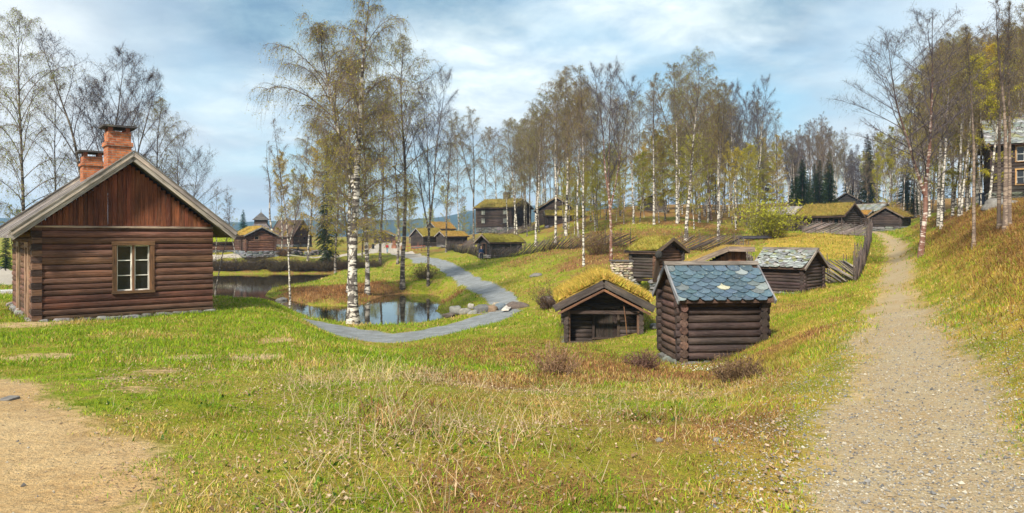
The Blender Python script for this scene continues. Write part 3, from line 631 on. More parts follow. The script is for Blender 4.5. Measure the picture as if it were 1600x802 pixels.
    if roof == 'slate':
        b = MB(); sl = math.hypot(W2, W2*tp); ca, sa = W2/sl, W2*tp/sl; sw, sh = slate_w, slate_w*.82; fancy = slate == 'scale'
        for s in (-1, 1):
            rows_ = int((sl-0.05)/(sh*.52))
            for r in range(rows_):
                v0 = sl-r*sh*.52; nn = int(2*L2/(sw*.98))
                for q in range(nn+1):
                    u = -L2+.02+(q+(.5 if r % 2 else 0))*2*L2/nn
                    if u > L2-.04: continue
                    ju, jv, ja, sc = (random.gauss(0, .012), random.gauss(0, .012), random.gauss(0, .05), random.uniform(.95, 1.08)) if fancy else (random.gauss(0, .05), random.gauss(0, .05), random.gauss(0, .25), random.uniform(.8, 1.25))
                    pr = [(-.5, .45), (.5, .45), (.5, -.12)] + [(0.5*math.cos(a), -.12-.42*math.sin(a)) for a in np.linspace(.5, math.pi-.5, 5)] + [(-.5, -.12)]
                    if not fancy: pr = [(x*random.uniform(.8, 1.1), y*random.uniform(.8, 1.15)) for x, y in pr]
                    vs = []
                    for top in (0, 1):
                        for x, y in pr:
                            X = (x*math.cos(ja)-y*math.sin(ja))*sw*sc; Y = (x*math.sin(ja)+y*math.cos(ja))*sh*sc*1.25
                            U = max(-L2, min(L2, u+ju+X)); Vv = min(sl+.05, v0-sh*.4-jv-Y); Vv = max(Vv, 0.0)
                            hgt = .006 + (.5-y/1.1)*.058 + top*.02 + random.uniform(0, .008) + (0 if fancy else random.uniform(0, .02)) + (q % 2)*.004
                            vs.append((s*(Vv*ca+hgt*sa), U, zr+t1-Vv*sa+hgt*ca))
                    k = len(pr); fs = [tuple(range(k, 2*k)), tuple(range(k-1, -1, -1))] + [(i, (i+1) % k, k+(i+1) % k, k+i) for i in range(k)]
                    if s < 0: fs = [tuple(reversed(f)) for f in fs]
                    cch = random.random()
                    if fancy: t = vary((.062, .098, .13), .25) if cch < .8 else vary((.11, .125, .14), .2) if cch < .93 else vary((.17, .20, .20), .2) if cch < .985 else (.36, .35, .26)
                    else: t = vary((.20, .21, .20), .35) if cch < .6 else vary((.30, .32, .32), .2) if cch < .85 else vary((.20, .19, .10), .3)
                    o = random.random()*50; b.add(vs, fs, t, [(v[0]+o, v[1], v[2]) for v in vs])
        b.build('slates', 'slate', rf)
        b = MB(); rbt = (.20, .17, .145); b.bar((-.08, -L2-.06, zr+t1+.08-.08*tp), (-.08, L2+.06, zr+t1+.08-.08*tp), .05, .14, rbt); b.bar((.06, -L2-.06, zr+t1+.03), (.06, L2+.06, zr+t1+.03), .16, .035, rbt, up=(math.sin(R(pitch)), 0, math.cos(R(pitch)))); b.build('ridge_board', 'timber', root)
    for sy in (-1, 1):
        for s in (-1, 1):
            y = sy*(L2+.025); t = vary(barge, .12)
            b = MB(); p0 = Vector((0, y, zr+.02+(th*.35 if roof == 'sod' else .035))); p1 = Vector((s*(W2+.04), y, p0.z-(W2+.04)*tp)); b.bar(p0, p1, .04, barge_h, t)
            if double_barge: b.bar(p0+Vector((0, sy*.043, .10)), p1+Vector((0, sy*.043, .10)), .035, .13, vary(barge, .1)); b.bar(p0+Vector((0, sy*.02, .18)), p1+Vector((0, sy*.02, .18)), .12, .03, vary((.22,.2,.18), .1))
            b.build('bargeboard', 'timber', root)
    if roof == 'sod':      # turf log along the eaves
        for s in (-1, 1):
            b = MB(); b.tube([(s*(W2-.03), -L2, zr-W2*tp+t1+.06), (s*(W2-.03), L2, zr-W2*tp+t1+.06)], [.055, .055], 7, vary(DARK)); b.build('eave_log', 'timber', root)
    # footing stones
    if found > 0 and not lift:
        b = MB(); k = 0
        for side in range(4):
            L = w if side < 2 else l; u = -L/2
            while u < L/2:
                sz = random.uniform(.16, .34)*min(1.6, max(1, found/.3)); q = u+sz
                for zz in np.arange(0, found, .22):
                    k += 1; tt = vary(found_t, .4); hh = .12*min(1.5, max(1, found/.35)); px_, py_ = (q, -l/2) if side == 0 else (q, l/2) if side == 1 else (-w/2, q) if side == 2 else (w/2, q)
                    b.rock((px_, py_, -.05-zz), (sz*1.05, rt+.16, hh) if side < 2 else (rt+.16, sz*1.05, hh), tt, k*7+seed, sub=2)
                u += sz*1.8
        b.build('foundation', 'stone', root)
    if lift:
        for sx in (-1, 1):
            for sy in (-1, 1):
                b = MB(); zz = -.1; k = 0
                while zz > -lift-.2: b.rock((sx*(w/2-.15), sy*(l/2-.15), zz), (random.uniform(.26, .36), random.uniform(.26, .36), .12), vary((.2, .2, .2), .3), int(abs(zz)*100)+sx*3+sy+seed, sub=2); zz -= .19
                b.build('corner_stone', 'stone', root)
        b = MB()
        for sx in (-1, 1): b.box((sx*(w/2)-.12, -l/2-.1, -.1), (sx*(w/2)+.12, l/2+.1, .03), DARK)
        b.build('sill_beam', 'timber', root)
    return root
def frame(c, rot): return lambda x, y, z=0: Vector((c[0]+x*math.cos(rot)-y*math.sin(rot), c[1]+x*math.sin(rot)+y*math.cos(rot), z))
def front_left(P, th, w, l):
    """centre of a footprint from its front-left corner, front running along th"""
    return (P[0]+w/2*math.cos(th)-l/2*math.sin(th), P[1]+w/2*math.sin(th)+l/2*math.cos(th))

# the big hewn-log cabin on the left, gable towards us
A_th = R(39.5); A_w, A_l = 4.7, 6.6; A_c = front_left((-13.5, 20.0), A_th, A_w, A_l)
A = cabin('log_cabin', 'large brown hewn-log cabin with grey gable boards and twin brick chimneys, nearest on the left', 'cabin', A_c, A_th, A_w, A_l, 2.78, 38.5, z=2.78, log_h=.185, hewn=True,
      tint=(.125, .062, .040), roof='board', oe=.62, og=.55, found=.3, found_t=(.17, .165, .16), gable='board', gable_t=(.16, .052, .025), double_barge=True, barge=(.38, .34, .30), barge_h=.2, roof_t=(.2, .18, .17), seed=2,
      openings=[dict(wall='front', u0=-.40, u1=.60, z0=.78, z1=2.16, kind='window', frame=(.13, .070, .035), fw=.12, rows=3, sw=.036),
                dict(wall='left', u0=-2.3, u1=-1.5, z0=.05, z1=2.1, kind='door', frame=(.3, .2, .14), tint=(.16, .08, .05), fw=.16), dict(wall='left', u0=.4, u1=1.2, z0=.05, z1=2.1, kind='door', frame=(.3, .2, .14), tint=(.2, .12, .08), fw=.16)])
random.seed(11)
b = MB(); t = .0
for i in range(15): b.box((-A_w/2-.13-(i % 2)*.012, -A_l/2-.13, .185*i+.01), (-A_w/2+.11, -A_l/2+.06, .185*i+.175), vary((.05, .03, .024) if i % 2 else (.16, .085, .055), .15))
b.build('corner_joint', 'timber', A)
def chimney(parent, x, y, z0, z1, wd, label=None):
    b = MB(); 
    def col(h, za, zb):
        pts = [(-h, -h), (h, -h), (h, h), (-h, h)]
        for i in range(4):
            a, c = pts[i], pts[(i+1) % 4]; g0 = i*2*h
            b.add([(x+a[0], y+a[1], za), (x+c[0], y+c[1], za), (x+c[0], y+c[1], zb), (x+a[0], y+a[1], zb)], [(0, 1, 2, 3)], (1, 1, 1), [(g0, za, 0), (g0+2*h, za, 0), (g0+2*h, zb, 0), (g0, zb, 0)])
        for zz in (za, zb): b.add([(x+p[0], y+p[1], zz) for p in pts], [(0, 1, 2, 3)], (1, 1, 1), [(p[0], p[1], 0) for p in pts])
    col(wd/2, z0, z0+(z1-z0)*.62); col(wd/2+.045, z0+(z1-z0)*.62, z0+(z1-z0)*.70); col(wd/2-.01, z0+(z1-z0)*.70, z1-.16)
    ch = b.build('chimney', 'brick', parent)
    for sx in (-1, 1):
        for sy in (-1, 1):
            s = MB(); s.box((x+sx*wd*.36-.06, y+sy*wd*.36-.06, z1-.159), (x+sx*wd*.36+.06, y+sy*wd*.36+.06, z1-.03), (.25, .09, .05)); s.build('cap_support', 'stone', ch)
    s = MB(); s.box((x-wd/2-.14, y-wd/2-.14, z1-.03), (x+wd/2+.14, y+wd/2+.14, z1+.03), (.06, .055, .055)); s.build('chimney_cap', 'stone', ch)
chimney(A, .0, -A_l/2+1.75, 4.3, 5.95, .68); chimney(A, -.25, -A_l/2+4.9, 4.1, 5.42, .62)

# turf-roofed hut with the open porch
B_th = R(-4); B = cabin('sod_hut', 'small turf-roofed log hut with a dark open porch, left of the blue slate storehouse', 'hut', (3.66, 29.2), B_th, 2.85, 4.4, 1.38, 27, z=1.06, log_h=.18, tint=(.065, .05, .045), oe=.42, og=.4, th=.42, blades=26000, bh=.2,
      sodt=(.45, .32, .07), barge=(.075, .06, .055), barge_h=.26, found=.25, found_t=(.16,.16,.17), open_front=.6, seed=4, openings=[dict(wall='front', u0=-.35, u1=.6, z0=.2, z1=1.33, kind='door', frame=(.05, .035, .03), tint=(.03, .022, .02))])
random.seed(21); b = MB()
for s in (-1, 1):
    p = MB(); p.box((s*1.34-.07, -2.28, 0), (s*1.34+.07, -2.14, 1.3), (.13, .075, .05)); p.build('corner_post', 'timber', B)
    p = MB(); p.bar((0, -2.6, 2.12), (s*1.74, -2.6, 2.12-1.78*math.tan(R(27))), .04, .08, (.17, .085, .05)); p.build('inner_bargeboard', 'timber', B)
p = MB(); p.box((-1.27, -2.27, 1.18), (1.27, -2.15, 1.3), (.06, .04, .035)); p.build('tie_beam', 'timber', B)
p = MB(); p.box((-1.5, -2.35, -.06), (1.5, -2.12, .12), (.08, .06, .055)); p.box((-1.42, -2.1, -.04), (1.42, -1.35, .02), (.09, .07, .06)); p.build('porch_floor', 'timber', B)
for s in (-1, 1): p = MB(); p.rock((s*1.5, -2.2, -.14), (.24, .22, .15), vary((.25, .25, .27), .3), 5+int(s), sub=2); p.build('corner_stone', 'stone', B)
fB = frame((3.66, 29.2), B_th)
s = MB(); a = fB(.86, -2.6, 1.44); c = fB(.76, -2.32, 2.62); s.tube([a, a.lerp(c, .5)+Vector((.01, 0, 0)), c], [.022, .02, .015], 6, (.20, .10, .05)); s.build('wooden_stick', 'timber', label='thin brown stick leaning upright at the front of the open porch', cat='stick')
for i, (x, y) in enumerate(((2.1, -1.7), (2.45, -1.5), (2.0, -1.2))):
    P = fB(x, y); P.z = hz(P.x, P.y); s = MB(); s.rock((0, 0, .06), (.22-.04*i, .16, .12), ((.28, .26, .25), (.14, .09, .075), (.3, .3, .28))[i], i*5+3, sub=2, smooth=True); o = s.build('stone', 'stone', label=('grey stone lying right of the open-porch hut', 'reddish-brown stone right of the open-porch hut', 'pale small stone behind the reddish one beside the open-porch hut')[i], cat='stone'); o.location = P

# blue slate storehouse
C_th = R(4.5); C_c = (4.70+1.16*math.cos(C_th)-.9*math.sin(C_th), 19.5+1.16*math.sin(C_th)+.9*math.cos(C_th))
Cc = cabin('slate_storehouse', 'dark round-log storehouse under blue-grey scale slates, nearest of the small buildings', 'storehouse', C_c, C_th-math.pi/2, 1.8, 2.28, 1.86, 38, z=1.68, log_h=.205, tint=(.046, .032, .029), alt=(.10, .06, .046), proj=.2,
      roof='slate', slate='scale', slate_w=.36, oe=.33, og=.2, found=.22, found_t=(.15, .15, .15), barge=(.30, .31, .33), barge_h=.13, seed=6)
random.seed(31)
p = MB(); p.bar((-.3, -1.58, 2.2), (.15, -1.60, 2.95), .12, .06, (.09, .065, .05)); p.rock((.16, -1.6, 3.0), (.1, .1, .1), (.03, .03, .03), 2, sub=2, smooth=True); p.build('crossed_finial', 'timber', Cc)
fC = frame(C_c, C_th-math.pi/2)
s = MB(); s.bar(fC(-.75, -1.75, 2.35), fC(.1, -1.82, 3.5), .17, .07, (.10, .07, .055)); s.bar(fC(-1.02, -1.72, 2.3), fC(-.1, -1.7, 3.3), .15, .06, (.13, .09, .07)); s.build('leaning_planks', 'timber', Cc)
# turf-roofed storehouse on corner stones
Dc = (8.12, 39.45); cabin('sod_storehouse', 'small log storehouse raised on corner stones with a mossy turf roof, above the porch hut', 'storehouse', Dc, R(40), 2.25, 1.65, 1.45, 27, z=2.86, log_h=.17, tint=(.075, .060, .055), alt=(.12, .062, .042), oe=.3, og=.3, th=.2, blades=4000, sodt=(.26, .23, .045), barge=(.17, .12, .085), lift=.65, seed=8)
# mossy slate cabin
F_th = R(-48); P = (13.2, 32.0); F_c = (P[0]-1.05*math.cos(F_th)-.95*math.sin(F_th), P[1]-1.05*math.sin(F_th)+.95*math.cos(F_th))
cabin('mossy_slate_hut', 'low dark log hut with a rough lichened slate roof beside the roundpole fence', 'hut', F_c, F_th-math.pi/2, 1.9, 2.15, 1.2, 35, z=2.58, log_h=.16, tint=(.052, .036, .034), proj=.15, roof='slate', slate='rough', slate_w=.25, oe=.26, og=.22, barge=(.30, .26, .24), barge_h=.11, found=.25, seed=9)
# mono-pitch shed
def lean_shed():
    c = (9.85, 33.4); th = R(-12); root = thing('lean_to_shed', 'brown plank shed with a single-slope turf roof behind the blue slate storehouse', 'shed', (c[0], c[1], 2.5), th); random.seed(41)
    w, l = 2.1, 2.4; hl, hr = 1.1, 2.0; b = MB()
    for y in (-l/2, l/2):
        x = -w/2
        while x < w/2-.01: x1 = min(w/2, x+random.uniform(.1, .15)); h = hl+(hr-hl)*min(1, (x+w/2)/(w*.62)); b.box((x+.002, y-.02-random.choice((0, .012)), -.3), (x1-.002, y+.02, h), vary((.13, .055, .032), .3)); x = x1
    for x, h in ((-w/2, hl), (w/2, hr)):
        for k in range(18): y0 = -l/2+.03+(l-.06)*k/18; b.box((x-.02, y0, -.3), (x+.02, y0+(l-.06)/18-.004, h), vary((.13, .055, .032), .3))
    b.build('wall', 'timber', root)
    b = MB(); b.box((.35, -l/2-.06, 1.18), (.85, -l/2-.033, 1.52), (.06, .03, .02)); o = b.build('hatch', 'timber', root)
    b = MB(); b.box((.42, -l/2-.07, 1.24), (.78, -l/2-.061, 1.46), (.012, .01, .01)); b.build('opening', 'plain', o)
    b = MB(); xr = w*.12; za = hr+.06
    P = [(-w/2-.75, za-(w/2+.75+xr)*.42), (xr, za), (w/2+.35, za-.02)]
    for i in range(2):
        x0, z0 = P[i]; x1, z1 = P[i+1]; vs = [(x0, -l/2-.4, z0), (x1, -l/2-.4, z1), (x1, l/2+.4, z1), (x0, l/2+.4, z0)]; vs += [(a, bb, cc+.05) for a, bb, cc in vs]
        b.add(vs, [(3, 2, 1, 0), (4, 5, 6, 7), (0, 1, 5, 4), (1, 2, 6, 5), (2, 3, 7, 6), (3, 0, 4, 7)], MID)
    rf = b.build('roof', 'timber', root)
    b = MB(); nn = 20; vs = []; ts = []
    for i in range(nn+1):
        x = P[0][0]+.05+(P[2][0]-P[0][0]-.1)*i/nn; z = np.interp(x, [q[0] for q in P], [q[1] for q in P])+.05
        for j in range(nn+1): y = -l/2-.36+(l+.72)*j/nn; e = .35 if i in (0, nn) or j in (0, nn) else 1; vs.append((x, y, z+(.15*e+.05*float(fbm(np.array([x*2.]), np.array([y*2.]), 3)[0])))); ts.append(vary((.30, .2, .055), .3))
    n1 = nn+1; fs = [(i*n1+j, (i+1)*n1+j, (i+1)*n1+j+1, i*n1+j+1) for i in range(nn) for j in range(nn)]; b.add(vs, fs, ts, None, 0, True)
    for _ in range(3500):
        x = random.uniform(P[0][0]+.05, P[2][0]-.05); y = random.uniform(-l/2-.36, l/2+.36); z = np.interp(x, [q[0] for q in P], [q[1] for q in P])+.17; h = random.uniform(.04, .12)
        b.add([(x-.006, y, z), (x+.006, y, z), (x+random.gauss(0, .05), y+random.gauss(0, .05), z+h)], [(0, 1, 2)], vary((.38, .27, .07), .3), None, 1)
    b.build('sod', ['sod', 'blade'], rf)
    b = MB()
    for i in range(2): b.bar((P[i][0], -l/2-.43, P[i][1]+.09), (P[i+1][0], -l/2-.43, P[i+1][1]+.09), .045, .22, vary((.24, .19, .16), .15))
    b.build('fascia', 'timber', root)
lean_shed()
# stacked stones
def stone_stack():
    c = ((971-CX)*33/F, 33.0); root = thing('stone_stack', 'square stack of pale dry stones with a dark slab on top behind the porch hut', 'stone stack', (c[0], c[1], 1.8), R(8)); random.seed(51)
    b = MB(); k = 0
    for zz in np.arange(.0, 2.2, .11):
        for (x, y) in [(a*.2, -.3) for a in (-1.5, -.5, .5, 1.5)] + [(a*.2, .3) for a in (-1.5, -.5, .5, 1.5)] + [(-.3, a*.2) for a in (-1, 0, 1)] + [(.3, a*.2) for a in (-1, 0, 1)]:
            k += 1; t = vary((.36, .31, .24), .4) if zz > 1.1 else vary((.12, .11, .11), .4); b.rock((x+random.uniform(-.04, .04), y+random.uniform(-.03, .03), zz+.05), (random.uniform(.08, .17), .12, random.uniform(.045, .075)), t, k, sub=2, rot=random.uniform(-.5, .5))
    b.build('stone_courses', 'stone', root)
    b = MB(); b.box((-.46, -.46, 2.24), (.46, .46, 2.30), (.09, .085, .085)); b.build('slab', 'stone', root)
stone_stack()
# farmyard on the right
OD = dict
H2_th = R(-50); P = (37.6, 80.0); H2c = (P[0]-2.6*math.cos(H2_th)-2.1*math.sin(H2_th), P[1]-2.6*math.sin(H2_th)+2.1*math.cos(H2_th))
def rear(P, th, l, w): return (P[0]-l/2*math.cos(th)-w/2*math.sin(th), P[1]-l/2*math.sin(th)+w/2*math.cos(th))
cabin('turf_barn', 'long log barn with a green-gold turf roof at the far end of the yellow meadow', 'barn', H2c, H2_th-math.pi/2, 4.2, 5.2, 1.85, 30, z=5.75, log_h=.24, tint=(.05, .036, .032), alt=(.05,.036,.032), oe=.5, og=.4, th=.25, blades=2500, bh=.2, sodt=(0.211, 0.155, 0.036), barge=(.12, .08, .06), seed=12,
      openings=[OD(wall='right', u0=-1.6, u1=-.9, z0=.4, z1=1.5, kind='hatch'), OD(wall='right', u0=.2, u1=1.0, z0=.1, z1=1.6, kind='door'), OD(wall='right', u0=1.6, u1=2.2, z0=.4, z1=1.5, kind='hatch')])
cabin('board_roof_shed', 'dark log shed with a pale grey board roof left of the long turf barn', 'shed', (34.6, 88.3), R(-50)-math.pi/2, 3.4, 3.4, 2.2, 26, z=5.8, log_h=.24, tint=(.055, .04, .036), roof='board', oe=.45, og=.4, barge=(.15, .12, .1), roof_t=(.30, .27, .25), seed=13, found=.3)
cabin('far_slate_shed', 'dark shed with a silvery slate roof peeping over the low turf-roofed log house', 'shed', (54.0, 106), R(-50)-math.pi/2, 3.6, 4.0, 2.3, 28, z=hz(54, 106)-.1, log_h=.25, tint=(.045, .035, .032), roof='slate', slate='rough', slate_w=.5, oe=.4, og=.4, barge=(.12, .1, .09), seed=14)
P = (47.4, 86.0); th = R(-45); H4c = (P[0]-1.55*math.cos(th)-1.7*math.sin(th), P[1]-1.55*math.sin(th)+1.7*math.cos(th))
cabin('low_log_house', 'low log house with turf roof on a grey stone base where the gravel track bends', 'cabin', H4c, th, 3.2, 3.4, 1.35, 31, z=6.3, log_h=.2, tint=(.05, .037, .034), oe=.45, og=.35, th=.22, blades=1800, bh=.16, sodt=(0.234, 0.163, 0.036), barge=(.18, .13, .09), found=.55, seed=15)
cabin('upper_barn', 'black weathered barn highest on the slope, in front of the dark spruces', 'barn', ((1324-CX)*130/F, 130), R(-28), 4.2, 5, 2.1, 33, log_h=.25, z=hz((1324-CX)*130/F, 130)+.3, tint=(.035, .03, .03), roof='board', roof_t=(.16, .10, .07), oe=.5, og=.4, barge=(.1, .08, .07), seed=16)
cabin('turf_outhouse', 'tiny turf-roofed outbuilding just behind the right end of the long turf barn', 'outhouse', ((1346-CX)*104/F, 104), R(-50)-math.pi/2, 2.4, 2.6, 1.6, 25, log_h=.25, z=6.7, oe=.4, og=.3, th=.2, blades=500, sodt=(.3, .16, .04), seed=17)
# house at the upper right
P = (32.7, 48.0); th = R(-30); Ic = (P[0]+4.5*math.cos(th)-2.7*math.sin(th), P[1]+4.5*math.sin(th)+2.7*math.cos(th))
WF = (.50, .32, .13)
I = cabin('two_storey_house', 'two-storey dark log house with slate roof and yellow-framed windows at the upper right edge', 'house', Ic, th-math.pi/2, 5.4, 9.0, 3.45, 33, z=hz(36, 46)+.25, log_h=.23, hewn=True, tint=(.055, .04, .036), roof='slate', slate='rough', slate_w=.5, oe=.5, og=.4, barge=(.12, .1, .09), found=.45, found_t=(.12, .115, .10), seed=18,
      openings=[OD(wall='right', u0=a, u1=a+1.0, z0=z0, z1=z0+.98, kind='window', frame=(.34, .21, .09), fw=.09, sash=(.6, .6, .57), rows=2) for a in (-3.15, -.6, 2.0) for z0 in (.6, 2.15)])
# the old farm in the middle distance
P = (-.1, 125.0); th = R(-32); Jc = (P[0]-3.75*math.cos(th)-3.25*math.sin(th), P[1]-3.75*math.sin(th)+3.25*math.cos(th))
SW = (.55, .58, .55)
J = cabin('turf_roof_farmhouse', 'two-storey log farmhouse with turf roof, stone chimney and small pale windows', 'house', Jc, th-math.pi/2, 6.5, 7.5, 3.6, 24, z=6.75, log_h=.26, tint=(.06, .043, .038), alt=(.10, .07, .055), oe=.5, og=.5, th=.3, blades=2500, bh=.25, sodt=(.20, .16, .04), barge=(.15, .11, .08), seed=20, found=.8,
      openings=[OD(wall='right', u0=a, u1=a+.7, z0=z0, z1=z0+.7, kind='window', frame=(.22, .22, .2), fw=.1, sash=SW, rows=2, sw=.09) for a in (-2.6, 2.1) for z0 in (.95, 2.5)])
b = MB(); b.box((-.45, .2, 4.7), (.45, 1.1, 6.6), (.10, .085, .07)); b.box((-.52, .13, 6.35), (.52, 1.17, 6.5), (.12, .1, .09)); b.build('chimney', 'stone', J)
cabin('gabled_farmhouse', 'log farmhouse with broad front gable and two pale windows behind the white birches', 'house', (8.2, 128), R(-6), 6.6, 6.5, 3.0, 32, z=6.9, log_h=.26, tint=(.06, .042, .036), oe=.7, og=.5, th=.28, blades=1500, bh=.25, sodt=(.2, .15, .04), barge=(.2, .15, .11), found=.9, seed=21,
      openings=[OD(wall='front', u0=a, u1=a+.9, z0=2.1, z1=2.85, kind='window', frame=(.35, .35, .33), fw=.12, sash=SW, rows=2, sw=.1) for a in (-1.3, .6)])
cabin('turf_cowshed', 'long low turf-roofed shed on a stone footing in front of the broad-gabled farmhouse', 'shed', (8.9, 118.5), R(2)-math.pi/2, 3.2, 6.2, 1.7, 26, z=6.9, log_h=.26, tint=(.055, .04, .036), oe=.4, og=.4, th=.22, blades=1500, bh=.2, sodt=(.24, .19, .04), found=.9, found_t=(.16, .15, .16), seed=22)
Lc = (-1.49, 87.3)
cabin('sod_shed', 'low log shed with mossy turf roof standing alone on the green slope below the farmhouse', 'shed', Lc, R(35)-math.pi/2, 2.6, 4.4, 1.55, 29, z=2.95, log_h=.22, tint=(.06, .052, .05), alt=(.025, .022, .022), oe=.45, og=.5, th=.22, blades=3500, bh=.14, sodt=(.21, .19, .03), barge=(.22, .17, .13), found=.35, seed=23,
      openings=[OD(wall='front', u0=-.5, u1=.4, z0=.1, z1=1.4, kind='hatch')])
cabin('grove_shed', 'weathered shed with grey board roof half hidden among the birch trunks on the wooded hill', 'shed', ((1020-CX)*128/F, 128), R(-15), 4.4, 5, 1.7, 22, z=hz((1020-CX)*128/F, 128)+.1, log_h=.25, tint=(.09, .075, .065), roof='board', roof_t=(.25, .22, .2), barge=(.2, .17, .15), seed=24)
cabin('roadside_house', 'small turf-roofed log house where the village road begins, behind the walkers', 'cabin', ((601-CX)*190/F, 190), R(10), 5.2, 6, 1.9, 22, z=hz((601-CX)*190/F, 190)+.1, log_h=.28, tint=(.06, .042, .034), oe=.6, og=.5, th=.35, blades=800, bh=.3, sodt=(0.328, 0.200, 0.045), seed=25)
cabin('village_house', 'log house with steep green turf roof, leftmost of the three along the red fence', 'cabin', ((668-CX)*150/F, 150), R(42)-math.pi/2, 4.2, 5.2, 2.2, 34, z=hz((668-CX)*150/F, 150)+.1, log_h=.26, tint=(.055, .042, .038), oe=.5, og=.4, th=.3, blades=900, bh=.3, sodt=(0.234, 0.185, 0.036), seed=26)
cabin('raised_village_house', 'turf-roofed house set higher behind its two neighbours near the red fence', 'cabin', ((688-CX)*162/F, 162), R(38)-math.pi/2, 4.4, 4.6, 3.1, 30, z=hz((688-CX)*162/F, 162)+.1, log_h=.26, tint=(.05, .038, .034), oe=.5, og=.4, th=.3, blades=700, bh=.3, sodt=(0.281, 0.163, 0.045), seed=27)
cabin('village_shed', 'low turf-roofed shed at the right-hand end of the village row, touching the dark fence', 'shed', ((706-CX)*138/F, 138), R(32)-math.pi/2, 3.4, 4.6, 1.7, 24, z=hz((706-CX)*138/F, 138)+.1, log_h=.24, tint=(.05, .04, .036), oe=.5, og=.4, th=.25, blades=900, bh=.25, sodt=(0.296, 0.185, 0.045), seed=28)
# across the pond on the left
P = (-39.6, 105.0); th = R(35); w, l = 4.2, 6.6; Oc = (P[0]+w/2*math.cos(th)-l/2*math.sin(th), P[1]+w/2*math.sin(th)+l/2*math.cos(th))
cabin('pondside_cabin', 'reddish log cabin with orange turf roof above the stone wall across the pond', 'cabin', Oc, th, w, l, 2.4, 27, z=2.95, log_h=.26, tint=(.10, .052, .036), alt=(.15, .07, .045), oe=.5, og=.5, th=.28, blades=2500, bh=.2, sodt=(.36, .23, .05), found=.8, found_t=(.15,.155,.17), seed=30,
      openings=[OD(wall='front', u0=-1.0, u1=-.3, z0=1.75, z1=2.3, kind='window', frame=(.2, .12, .08), sash=(.3, .28, .25), rows=1, cols=1), OD(wall='left', u0=-1.5, u1=-.6, z0=.2, z1=1.9, kind='door', frame=(.08, .05, .04))])
cabin('green_roof_shed', 'small shed with bright green turf roof at the far left across the pond', 'shed', (-46.2, 113), R(14)-math.pi/2, 3.4, 3.6, 1.5, 36, z=2.95, log_h=.25, tint=(.11, .055, .035), oe=.5, og=.3, th=.25, blades=1800, bh=.2, sodt=(.24, .30, .02), barge=(.25, .12, .08), seed=31)
th = R(-25); P = (-38.9, 125.0); O4c = (P[0]-2.6*math.cos(th)-2.3*math.sin(th), P[1]-2.6*math.sin(th)+2.3*math.cos(th))
cabin('steep_roof_barn', 'tall brown barn with a steep brown board roof right of the wooden tower', 'barn', O4c, th-math.pi/2, 4.6, 5.2, 1.7, 49, z=3.7, log_h=.24, tint=(.08, .045, .034), roof='board', roof_t=(.10, .065, .05), oe=.35, og=.3, barge=(.1, .07, .055), found=.3, seed=32, openings=[OD(wall='back', u0=-.9, u1=-.3, z0=1.0, z1=1.5, kind='hatch')])
def tower():
    c = ((408-CX)*140/F, 140.0); root = thing('wooden_tower', 'square wooden bell tower with two-tiered shingled roof and thin spire', 'tower', (c[0], c[1], 3.3), R(12)); random.seed(61)
    def pyr(m, h0, h1, z0, z1, t):
        a = [(-h0, -h0, z0), (h0, -h0, z0), (h0, h0, z0), (-h0, h0, z0)]; b = [(-h1, -h1, z1), (h1, -h1, z1), (h1, h1, z1), (-h1, h1, z1)]
        for i in range(4): j = (i+1) % 4; m.add([a[i], a[j], b[j], b[i]], [(0, 1, 2, 3)], vary(t, .12), [(0, 0, 0), (h0*2, 0, 0), (h0*2, 1.5, 0), (0, 1.5, 0)])
        m.add(a, [(3, 2, 1, 0)], t)
    m = MB()
    for i in range(16):
        zc = .12+.24*i
        for s in (-1, 1): m.tube([(-1.4, s*1.2, zc), (1.4, s*1.2, zc)], [.13, .13], 7, vary(DARK)); m.tube([(s*1.2, -1.4, zc+.1), (s*1.2, 1.4, zc+.1)], [.13, .13], 7, vary(DARK))
    m.build('wall', 'timber', root); m = MB(); pyr(m, 1.9, 1.1, 3.55, 4.5, (.12, .11, .11)); m.build('skirt_roof', 'timber', root)
    m = MB()
    for i in range(4):
        zc = 4.55+.2*i
        for s in (-1, 1): m.box((-1.15, s*1.1-.06, zc-.09), (1.15, s*1.1+.06, zc+.09), vary(DARK)); m.box((s*1.1-.06, -1.03, zc-.09), (s*1.1+.06, 1.03, zc+.09), vary(DARK))
    m.build('belfry', 'timber', root); m = MB(); pyr(m, 1.5, .05, 5.2, 6.75, (.11, .10, .10)); m.build('roof', 'timber', root)
    m = MB(); m.tube([(0, 0, 6.6), (0, 0, 7.4)], [.06, .02], 5, DARK); m.build('spire', 'timber', root)
tower()

# ------------------------------------------------------------------ stone walls, fences, stones
def stone_wall(label, pts, h, t, seed):
    root = thing('stone_wall', label, 'stone wall', Vector((*pts[0], 0)), 0, 'dry stone walls beyond the pond'); random.seed(seed); b = MB(); k = 0
    for (x0, y0), (x1, y1) in zip(pts[:-1], pts[1:]):
        L = math.hypot(x1-x0, y1-y0); u = 0
        while u < L:
            sz = random.uniform(.3, .6); x = x0+(x1-x0)*u/L; y = y0+(y1-y0)*u/L; g = hz(x, y)
            for zz in np.arange(0, h, .32): k += 1; b.rock((x-pts[0][0]+random.uniform(-.1, .1), y-pts[0][1], g+zz+random.uniform(-.05, .05)), (sz, .35, .2), vary(t, .4), k+seed, sub=1)
            u += sz*1.7
    b.build('wall_stones', 'stone', root)
stone_wall('grey dry stone wall under the pondside cabin', [PD(322, 103.5), PD(360, 103), PD(400, 102.5), PD(440, 103)], 1.0, (.17, .17, .18), 3)
stone_wall('dark low stone wall on the rise right of the pondside cabin', [PD(436, 113), PD(470, 118), PD(510, 122)], .7, (.12, .11, .11), 4)
